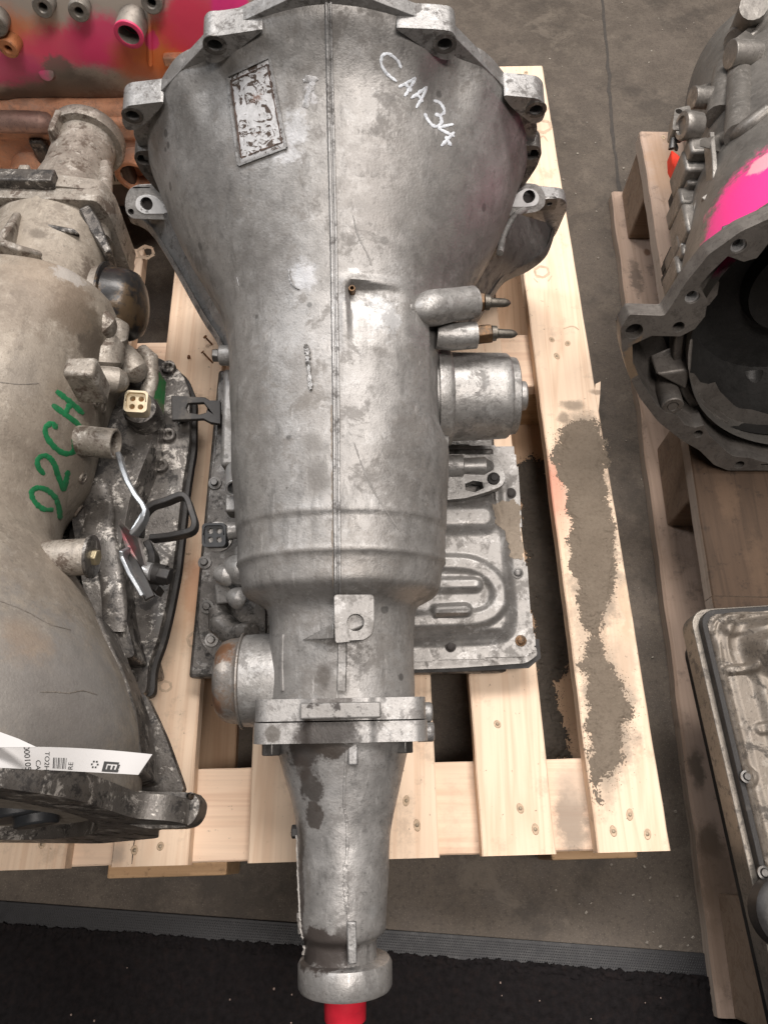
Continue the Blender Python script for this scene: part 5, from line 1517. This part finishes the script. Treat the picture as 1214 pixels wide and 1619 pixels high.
obl = [(oh(60, 15), .07, BEI, .85, .6, (.7, 1, 1.2), .6), (oh(150, 10), .08, BEI, .85, .6, (.7, 1, 1.2), .6), (oh(210, 20), .05, BEI, .8, .5, (1, 1, 1), .6), (oh(12, 50), .045, OR, .7, .8, (1, 1, 1), .6), (oh(60, 52), .035, (.72, .23, .08), .6, .9, (.6, 1, 1.2), .6),
       (oh(50, 90), .04, (.74, .09, .15), .85, .7, (.6, 1, 1.3), .6), (oh(110, 75), .045, (.82, .07, .17), .9, .6, (.6, 1, 1.3), .6), (oh(165, 70), .042, (.85, .055, .19), .92, .5, (.8, 1, .9), .6), (oh(20, 112), .042, PP, .9, .5, (.8, 1, 1.1), .6), (oh(62, 118), .02, PP, .8, .5, (.8, 1, 1.1), .6),
       (oh(215, 100), .04, (.66, .16, .055), .85, .7, (1, 1, .9), .6), (oh(255, 75), .045, OR, .95, .5, (1, 1, 1), .6), (oh(280, 105), .05, OR, .9, .6, (1, 1, 1), .6), (oh(300, 45), .045, (.78, .06, .10), .92, .4, (1, 1, 1), .6), (oh(335, 30), .06, (.80, .06, .13), .9, .4, (1, 1, 1), .6), (oh(365, 8), .04, (.88, .05, .26), 1, .3, (1.6, 1, .8), .5),
       (oh(35, 155), .05, DG2, .9, .6, (.6, 1, 1.3), .7), (oh(110, 142), .05, DG2, .9, .6, (.6, 1, 1.2), .7), (oh(95, 108), .022, (.17, .15, .13), .85, .4, (1, 1, 1), 1.2), (oh(190, 160), .05, (.13, .07, .05), .8, .7, (.6, 1, 1.4)), (oh(240, 62), .010, (.80, .05, .20), .95, .3, (1, 1, .7))]
MAT['spray'] = cast('sprayed_case', (.46, .41, .36), (.38, .335, .29), (.09, .07, .06), .15, 14, (.42, .6), .3, obl, .25, .3, 21.0, (.4, .37, .34), 20, .3)
MAT['orange'] = cast('orange_overspray', (.62, .31, .18), (.48, .215, .12), (.14, .09, .07), .5, 16, (.45, .65), .2, [(oh(60, 200), .1, (.30, .19, .15), .6, .9), (at(190, 210, y=.88), .05, (.36, .24, .19), .7, .7)], .35, .4, 23.0, (.42, .33, .28), 24, .4)
MAT['bossm'] = cast('boss_cast', (.25, .23, .205), (.18, .165, .145), (.07, .06, .05), .5, 30, seed=25.0)
MAT['bossb'] = cast('boss_beige', (.30, .27, .24), (.23, .205, .18), (.09, .07, .06), .3, 24, seed=27.0)
MAT['bosso'] = cast('boss_orange', (.42, .17, .07), (.30, .11, .05), (.08, .06, .05), .5, 30, metal=.1, seed=26.0)
oo = o_mb.build('case', MAT['spray'], ot, OF, smooth=50)
Mb().box((-1.0, .868, .145), (-.20, 1.2, .305)).build('pan_rail', MAT['orange'], ot, W, bevel=.02, seg=4)
Mb().tube([at(-60, 193, y=.862), at(20, 192, y=.860), at(70, 194, y=.858), at(82, 196, y=.864)], .014, 16).build('rail_bead', cast('rosy_bead', (.36, .24, .20), (.28, .17, .14), (.12, .08, .07), .4, 20, blots=()), ot, W, sub=1)
Mb().box(at(-40, 215, y=.862) - Vector((0, .0, .01)), at(235, 222, y=.862) + Vector((0, .05, .03))).build('rail_step', MAT['orange'], ot, W, bevel=.008, seg=3)
for u, v, w_, h_ in ((62, 232, .010, .030),):
    p = at(u, v, y=.860)
    Mb().box(p - Vector((w_, .004, h_)), p + Vector((w_, .012, h_*.4))).build('rail_slot', MAT['oil_b'], ot, W, bevel=.004)
# open mouthed cable clamp and labelled flange
for u0, v0 in ((55, 275), (222, 268)):
    c_ = at(u0, v0, y=.855)
    Mb().ring(c_ + Vector((0, .05, .0)), c_ + Vector((-.006, -.012, -.004)), .028, .021, 28).build('mount_eye', MAT['orange'], ot, W)
p0, p1 = at(150, 262, y=.850), at(225, 320, y=.850)
Mb().box((p0.x, .850, p1.z-.01), (p1.x, .90, p0.z)).build('label_flange', plain('brown_bracket', (.085, .06, .048), .6, .2, .3, .3, 60), ot, W, bevel=.006)
lb = [at(u, v, y=.8485) for u, v in ((170, 273), (193, 273), (197, 291), (174, 292))]
lbo_ = Mb().add(lb, [(0, 3, 2, 1)]).build('sticker', plain('sticker', (.42, .37, .30), .6, 0, .1), ot, W, smooth=0)
tkm = Mb()
for i in range(4):
    a_ = [at(u, v, y=.8480) for u, v in ((175+i*4.6, 277), (176.6+i*4.6, 277), (179+i*4.4, 287), (177.2+i*4.4, 287))]
    tkm.add(a_, [(0, 3, 2, 1)])
tkm.build('sticker_print', MAT['ink'], lbo_, W, smooth=0)
Mb().box(at(120, 322, y=.86), at(230, 330, y=.86) + Vector((0, .1, .006))).build('lower_lip', MAT['orange'], ot, W, bevel=.002)
# bosses
for u, v, u2, v2, r, hr, mt in ((215, 22, 204, 55, .0165, .0115, 'bossb'), (130, 0, 125, 19, .0115, .0045, 'bossm'), (76, -4, 68, 12, .0115, .0045, 'bossm'), (246, -8, 240, 5, .0115, .0045, 'bossm'), (24, 58, 13, 78, .0115, .0040, 'bosso'), (0, 20, -9, 40, .014, .005, 'bossm')):
    a_ = oh(u, v); b_ = oh(u2, v2); b_ = b_ + (CAM-b_).normalized()*(.030 if r > .016 else .020); a_ = a_ - (CAM-a_).normalized()*.01; d_ = (b_-a_).normalized()
    nm = Mb().ring(a_ - d_*.05, b_, r, hr, 28, floor=.04).build('tapped_boss' if r < .016 else 'pipe_boss', MAT[mt], ot, W)
    if r > .016: Mb().lathe(b_ - d_*.002, d_, [(0, r*1.01), (.0026, r*1.0), (.0030, r*.97), (.0030, hr*1.04), (-.024, hr*.98)], 28, caps=False).build('pink_rim', plain('pink_paint', (.62, .045, .13), .5, 0, .15, .2, 80), nm, W)
    Mb().lathe(b_ - d_*.020, d_, [(0, hr*1.05), (.002, hr*1.04)], 20).build('bore', MAT['hole'], nm, W)
Mb().tube([oh(232, -6), oh(236, 30), oh(238, 100)], .006, 10, flat=.6).build('casting_rib', MAT['spray'], ot, W)
p = oh(276, 90); Mb().box(p - Vector((.012, .01, .006)), p + Vector((.02, .006, .006))).build('cast_pad', MAT['orange'], ot, W, bevel=.002)
p = oh(75, 117); Mb().lathe(p + Vector((0, .004, 0)), (0, -1, .5), [(0, .010), (.006, .009), (.007, .006)], 20).build('cast_pad', MAT['spray'], ot, W)

# ================================================================== gearbox with pink paint on the right, bell mouth towards the viewer
RF = Frame((.45, .5, .33), 0, radians(-20))
rg = thing('gearbox', (.5, .75, .14), 'grey gearbox with bright pink paint and open bell mouth, at the right edge', 'gearbox')
def ro(u, v, y=0): p = RF.on(u, v, 1, y); return (p.x, p.z)
outp = [(1214, 752), (1150, 744), (1128, 735), (1105, 712), (1078, 697), (1040, 667), (1010, 628), (992, 590), (982, 552), (981, 518), (995, 497), (1050, 499), (1063, 480), (1085, 445), (1120, 402), (1170, 366), (1214, 346)]
inp = [(1214, 385), (1196, 408), (1175, 414), (1150, 405), (1122, 432), (1105, 452), (1118, 475), (1114, 500), (1098, 520), (1075, 532), (1030, 531), (999, 545), (1000, 575), (1014, 605), (1038, 641), (1052, 652), (1070, 656), (1082, 672), (1098, 676), (1112, 672), (1122, 690), (1150, 716), (1160, 722), (1185, 724), (1214, 732)]
oL = [ro(u, v) for u, v in outp]; iL = [ro(u, v) for u, v in inp]
CX = .03
def mir(L): return [(2*CX-x, z) for x, z in reversed(L)]
outer = [p for p in oL if p[0] < CX-.004] + [(CX, .175)] + mir([p for p in oL if p[0] < CX-.004])
inner_ = [p for p in iL if p[0] < CX-.004] + [(CX, -.188)] + mir([p for p in iL if p[0] < CX-.004])
hs = [(1002, 524, .0092), (1072, 517, .0062), (1094, 470, .0075), (1167, 389, .0075), (1063, 643, .0055), (1103, 686, .0055), (1168, 735, .0060)]
holes = [circ(*ro(u, v), r, 16) for u, v, r in hs]
fm = cast('bell_face', (.17, .155, .14), (.12, .108, .098), (.05, .042, .036), .6, 30, (.4, .6), .45, [(RF.w((ro(998, 572)[0], 0, ro(998, 572)[1])), .022, (.30, .21, .13), .7, .4, (1.4, 1, .6), 2.6)], .35, .5, 31.0)
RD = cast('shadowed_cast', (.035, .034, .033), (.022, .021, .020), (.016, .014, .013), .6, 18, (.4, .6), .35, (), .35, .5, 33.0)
RG = (.20, .188, .172)
# ex=(1,0,0), ey=(0,0,1): normal is -y, so d runs towards the viewer
def prism_y_(mb, o_, h_, y0, y1): return mb.plate(o_, h_, (0, 0, 0), (1, 0, 0), (0, 0, 1), -y1, -y0)


flr = Mb().plate(rounded(outer, .003, 3), [inner_] + holes, (0, 0, 0), (1, 0, 0), (0, 0, 1), -.022, 0).build('bell_flange', fm, rg, RF, bevel=.0012)
for (u, v, r) in hs:
    x, z = ro(u, v)
    if r > .007 and u > 1080: prism_y_(Mb(), circ(x, z, r*1.0, 20), [circ(x, z, r*.74, 20)], .003, .012).build('thread', MAT['bright'], flr, RF)
    Mb().cyl((x, .012, z), (x, .016, z), r*1.06, n=16).build('bolt_hole', MAT['hole'], flr, RF)
# outer skin and dark inside of the bell
def skin(poly, ys, ks, cx, cz, close):
    mb = Mb(); n = len(poly); vs = []
    for y, k, dx, dz in zip(ys, ks, cx, cz):
        for x, z in poly: vs.append((CX + (x-CX)*k + dx, y, -.01 + (z+.01)*k + dz))
    fs = [(j*n+i, j*n+(i+1) % n, (j+1)*n+(i+1) % n, (j+1)*n+i) for j in range(len(ys)-1) for i in range(n)]
    if close: fs.append(tuple((len(ys)-1)*n+i for i in range(n)))
    return mb.add(vs, fs)
skin(inner_, [.004, .03, .05, .052], [1.005, .99, .93, .80], [0]*4, [0]*4, False).build('bell_pocket', fm, rg, RF, smooth=35)
th = 64
cone = [(.030, .150), (.052, .152), (.053, .147), (.09, .135), (.125, .118), (.128, .095), (.126, .09), (.127, .06), (.110, .055), (.108, .03), (.14, .028), (.142, .0)]
mbc = Mb(); vs = []
for y, r in cone:
    for i in range(th): vs.append((CX + r*cos(2*pi*i/th), y, -.012 + r*1.02*sin(2*pi*i/th)))
mbc.add(vs, [(j*th+i, j*th+(i+1) % th, (j+1)*th+(i+1) % th, (j+1)*th+i) for j in range(len(cone)-1) for i in range(th)])
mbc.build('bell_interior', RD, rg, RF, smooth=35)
lft = [(CX+(x-CX)*.975, -.01+(z+.01)*.975) for x, z in oL if -.15 < z < -.004 and x < -.05]
lft += [(CX + .147*cos(a_), -.012 + .147*sin(a_)) for a_ in [3.05 + .1*i for i in range(10)]]
for sg in (1, -1):
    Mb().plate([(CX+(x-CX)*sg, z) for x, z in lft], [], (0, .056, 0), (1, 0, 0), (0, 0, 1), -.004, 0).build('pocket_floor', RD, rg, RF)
# inner rib ring, wedge and boss in the pocket
rim2 = [(CX + .153*cos(a_), .045, -.012 + .156*sin(a_)) for a_ in [2.2 + .1*i for i in range(22)]]
Mb().band(rim2, .012, .022, (0, 1, 0)).build('pocket_rib', fm, rg, RF, bevel=.002)
x, z = ro(1063, 643)
Mb().ring((x+.001, .05, z+.004), (x, .0, z), .0125, .0056, 20).build('pocket_boss', fm, rg, RF)
Mb().add([(x-.024, .048, z+.035), (x+.02, .048, z+.06), (x+.02, .048, z+.006), (x-.022, .02, z+.030), (x+.016, .02, z+.036), (x+.018, .02, z+.008)], [(0, 1, 4, 3), (3, 4, 5), (0, 3, 5, 2), (1, 2, 5, 4)]).build('pocket_wedge', fm, rg, RF, bevel=.003)
x, z = ro(1180, 640, .10)
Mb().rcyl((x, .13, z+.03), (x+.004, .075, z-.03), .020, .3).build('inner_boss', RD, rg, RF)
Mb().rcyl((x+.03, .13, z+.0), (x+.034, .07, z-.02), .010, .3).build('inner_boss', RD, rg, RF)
# body
rtab = pchip([(.016, .160, .150, .17, 2.0, .040, 0), (.05, .158, .152, .17, 2.0, .042, 0), (.12, .148, .155, .16, 2.1, .045, .004), (.20, .140, .155, .15, 2.15, .06, .008), (.32, .134, .150, .14, 2.2, .085, .02), (.45, .128, .140, .13, 2.2, .11, .035), (.62, .115, .12, .12, 2.2, .14, .05)])
r_mb = loft(rtab, [.016+.004*i for i in range(150)], 150, lambda v, a: v + Vector((v.x-.05, 0, v.z)).normalized()*(.0012*noise.noise(v*18)))
r_mb.f = [f for f in r_mb.f if len(f) == 4]
RTr = bvh(r_mb, RF)
def rh(u, v):
    g = hit(u, v, RTr); return g[0] if g else at(u, v, z=.35)
HP = (.86, .045, .26)
rbl = [(rh(1190, 325), .06, HP, .95, .25, (.8, 1, 1), .8), (rh(1225, 300), .09, HP, .95, .25, (.8, 1, 1), .8), (rh(1150, 370), .045, HP, 1.0, .35, (1, .8, 1), .3), (rh(1115, 410), .03, HP, 1.0, .6, (1, .8, 1), .3), (rh(1204, 258), .018, (.75, .36, .40), .9, .3, (1, 1, 1), 1.0)]
MAT['pinkcase'] = cast('pink_sprayed_case', RG, (.15, .14, .13), (.08, .07, .06), .3, 16, (.38, .55), .5, rbl, .3, .4, 41.0, (.27, .255, .235), 22, .4)
MAT['rcast'] = cast('grey_cast', (.215, .20, .183), (.15, .14, .128), (.07, .06, .052), .4, 24, (.35, .52), .55, (), .3, .4, 43.0, (.42, .40, .37), 30, .4)
r_mb.build('case', MAT['pinkcase'], rg, RF, smooth=50)
def rz(u, v, z): return at(u, v, z=z)
for (u0, v0), (u1, v1), r, z_ in (((1195, 87), (1152, 86), .020, .36), ((1135, 155), (1093, 155), .016, .34)):
    Mb().rcyl(rh(u0, v0), rh(u0, v0) + Vector((-.036, -.004, .004)), r*.85, .08).build('stub_boss', MAT['rcast'], rg, W)
for pts, r, z_ in (([(1214, 30), (1186, 60), (1160, 68)], .006, .375), ([(1150, 130), (1120, 145), (1096, 152)], .006, .35), ([(1214, 175), (1175, 205), (1130, 228)], .010, .37)):
    Mb().tube(spline([rh(*p) for p in pts], 4), r, 10).build('casting_rib', MAT['rcast'], rg, W)
for pts, r, z_ in (([(1172, 110), (1172, 150), (1170, 210)], .016, .375), ([(1152, 105), (1146, 145), (1140, 180)], .018, .34), ([(1195, 0), (1178, 40), (1168, 60)], .018, .36)):
    Mb().tube(spline([rh(*p) - Vector((0, 0, r*.35)) for p in pts], 4), r, 16).build('casting_column', MAT['rcast'], rg, W)
for a3, b3, c3 in (((1153, 70), (1200, 30), (1190, 74)), ((1096, 142), (1128, 128), (1122, 150)), ((1100, 218), (1150, 208), (1140, 232))):
    p = [rh(*b3), rh(*c3), rh(*c3) + Vector((-.03, 0, .01))]
    Mb().add(p + [q + Vector((0, -.006, -.004)) for q in p], [(0, 1, 2), (5, 4, 3), (0, 3, 4, 1), (1, 4, 5, 2), (2, 5, 3, 0)]).build('gusset', MAT['rcast'], rg, W, bevel=.001)
# sensor bracket on the flank
a_, b_ = rz(1062, 168, .31), rz(1094, 190, .31)
Mb().plate(rounded([(p.x, p.y) for p in (rz(1066, 172, .31), rz(1090, 166, .31), rz(1094, 185, .31), rz(1085, 205, .31), rz(1062, 205, .31))], .004), [circ(rz(1073, 176, .31).x, rz(1073, 176, .31).y, .0045, 14)], (0, 0, .31), (1, 0, 0), (0, 1, 0), -.02, 0).build('sensor_bracket', MAT['rcast'], rg, W, bevel=.002)
Mb().lathe(rz(1104, 200, .315), (-1, -.1, .15), [(0, .016), (.014, .017), (.020, .0178), (.023, .016), (.024, .011), (.021, .010)], 30).build('sensor_can', MAT['rcast'], rg, W)
Mb().tube([rz(1066, 205, .30), rz(1062, 235, .29), rz(1068, 233, .29)], .005, 10).build('sensor_clip', MAT['bolt'], rg, W)
tg = [rz(u, v, .245) for u, v in ((1061, 236), (1072, 244), (1082, 256), (1078, 280), (1070, 272), (1062, 256))]
Mb().add(tg + [p - Vector((0, 0, .02)) for p in tg], [tuple(range(6)), tuple(range(11, 5, -1))] + [(i, i+6, (i+1) % 6+6, (i+1) % 6) for i in range(6)]).build('orange_plug', MAT['red2'], rg, W, bevel=.002)
# side pan rail with stepped pads
pads = [((1090, 215), (1122, 240), .30), ((1080, 236), (1108, 268), .285), ((1085, 268), (1104, 290), .27), ((1074, 295), (1100, 320), .26), ((1080, 320), (1120, 366), .275), ((1072, 368), (1090, 390), .25), ((1078, 384), (1100, 402), .262), ((1068, 402), (1096, 432), .25)]
for (u0, v0), (u1, v1), z_ in pads:
    a_, b_ = rz(u0-3, v0, z_+.012), rz(u1+10, v1, z_+.012); z_ += .012
    Mb().box((a_.x, b_.y, z_-.05), (b_.x+.02, a_.y, z_)).build('rail_pad', MAT['rcast'], rg, W, bevel=.004)
Mb().box((rz(1085, 260, .235).x, rz(1085, 440, .235).y, .16), (rz(1085, 260, .235).x+.1, rz(1085, 250, .235).y, .235)).build('pan_side', RD, rg, W, bevel=.004)
Mb().band([rz(1120, 218, .33), rz(1124, 262, .325), rz(1126, 308, .318), rz(1110, 322, .312)], .006, .02).build('rail_lip', MAT['rcast'], rg, W, bevel=.001)
Mb().lathe(rz(1112, 345, .27), (.2, -.3, 1), [(0, .024), (.014, .023), (.017, .020)], 26).build('round_pad', MAT['rcast'], rg, W)
for u, v, z_ in ((1081, 286, .272), (1081, 389, .263), (1091, 350, .278)):
    p = rz(u, v, z_); Mb().rcyl(p - Vector((0, 0, .002)), p + Vector((0, 0, .003)), .005, .4, 14).build('rail_bolt', MAT['bright'], rg, W)
for dy in range(5):
    p = rz(1066 - (dy % 2)*3, 395 + dy*9, .22)
    Mb().box(p - Vector((.005, .006, .03)), p + Vector((.03, .006, 0))).build('rail_tooth', MAT['black_steel'], rg, W, bevel=.001)
p = rh(1153, 372); Mb().rcyl(p, p + Vector((-.008, -.006, .012)), .008, .2, 6).build('flange_bolt', MAT['bolt'], rg, W)

# ================================================================== upturned gearbox with its oil pan uppermost, bottom right
pg = thing('gearbox', (.47, .05, .14), 'upturned gearbox at bottom right, its tan embossed oil pan uppermost', 'gearbox')
PX0, PX1, PY0, PY1 = .3125, .66, -.24, .2295
QF = Frame((PX0, PY1, 0), .062)
QF.O = QF.O - QF.M @ Vector((PX0, PY1, 0))
def qat(u, v, z): return QF.l(at(u, v, z=z))

sil = cast('rim_metal', (.24, .215, .185), (.16, .14, .12), (.04, .034, .03), .6, 30, (.3, .5), .6, (), .3, .5, 51.0)
pcol = cast('dirty_pan', (.20, .172, .143), (.145, .122, .10), (.04, .033, .027), .8, 22, (.38, .58), .45, (), .3, .6, 53.0, (.30, .27, .235), 26, .6)
Mb().plate(rrect(PX0+.02, PY0, PX1, PY1-.012, .02), [], (0, 0, .20), (1, 0, 0), (0, 1, 0), -.058, 0).build('case', RD, pg, QF, bevel=.004)
Mb().plate(rrect(PX0, PY0, PX1, PY1, .018), [], (0, 0, .228), (1, 0, 0), (0, 1, 0), -.029, 0).build('case_rim', sil, pg, QF, bevel=.006, seg=3)
Mb().plate(rrect(PX0+.0055, PY0, PX1, PY1-.004, .016), [], (0, 0, .2385), (1, 0, 0), (0, 1, 0), -.0102, 0).build('pan_gasket', MAT['gasket'], pg, QF, bevel=.002)
fx0, fy1 = PX0+.0105, PY1-.010
dome = qat(1232, 1018, .262)
lug = [qat(u, v, .243) for u, v in ((1148, 1060), (1180, 1228), (1208, 1380))]
def pph(x, y):
    dx, dy = x - fx0, fy1 - y
    d = min(dx, dy) if (dx > .02 or dy > .02) else min(dx, dy, .02 - sqrt((max(0, .02-dx))**2 + (max(0, .02-dy))**2))
    h = .2395 + .003*sstep(0, .003, d) - .002*sstep(.003, .007, d)*sstep(.014, .008, d)
    h += .0065*sstep(.026, .036, d + .006*sstep(.012, .0, abs(y - lug[0].y)) - .008*sstep(.016, .006, abs(y-lug[1].y)) - .008*sstep(.016, .006, abs(y-lug[2].y)))
    h += .004*sstep(.040, .048, d)
    r = sqrt((x-dome.x)**2 + (y-dome.y)**2)
    h += .022*sstep(.034, .012, r) + .0035*sstep(.008, .003, abs(r-.046))*sstep(-.02, .01, y-dome.y)
    h += .005*sstep(.010, .004, segd((x, y), (dome.x-.036, dome.y+.022), (dome.x+.05, dome.y+.03)))
    for i, q in enumerate(lug):
        if i: h += .0025*sstep(.0115, .0085, sqrt((x-q.x)**2 + (y-q.y)**2))
    h += .006*sstep(.006, .002, segd((x, y), (fx0+.008, lug[0].y), (fx0+.03, lug[0].y)))
    for k_ in range(3):
        h += .003*sstep(.007, .003, segd((x, y), (dome.x-.030, dome.y-.075-.055*k_), (dome.x+.06, dome.y-.070-.055*k_)))
    return h + .0005*noise.noise(Vector((x*50, y*50, 1)))
def ppk(x, y):
    dx, dy = x - fx0, fy1 - y
    if dx < 0 or dy < 0: return False
    if dx < .012 and dy < .012 and (.012-dx)**2 + (.012-dy)**2 > .012**2: return False
    return True
pp = relief(fx0, .50, -.17, fy1, .0015, pph, ppk, .004).build('oil_pan', pcol, pg, QF, smooth=50)
for q in lug[1:]:
    Mb().lathe((q.x, q.y, pph(q.x, q.y)-.001), (0, 0, 1), [(0, .0060), (.0016, .0058), (.002, .0040), (.0014, .0032), (.0035, .003)], 18).build('pan_bolt', MAT['bolt'], pp, QF)
Mb().lathe((dome.x-.014, dome.y-.008, pph(dome.x-.014, dome.y-.008)-.001), (0, -.1, 1), [(0, .0028), (.002, .0026)], 12).build('dimple', MAT['bolt'], pp, QF)
bt = qat(1222, 1425, .25)
Mb().lathe((bt.x+.012, bt.y-.01, .235), (0, 0, 1), [(0, .030), (.018, .030), (.022, .026), (.023, .02)], 36).build('drain_cover', MAT['black_steel'], pg, QF)
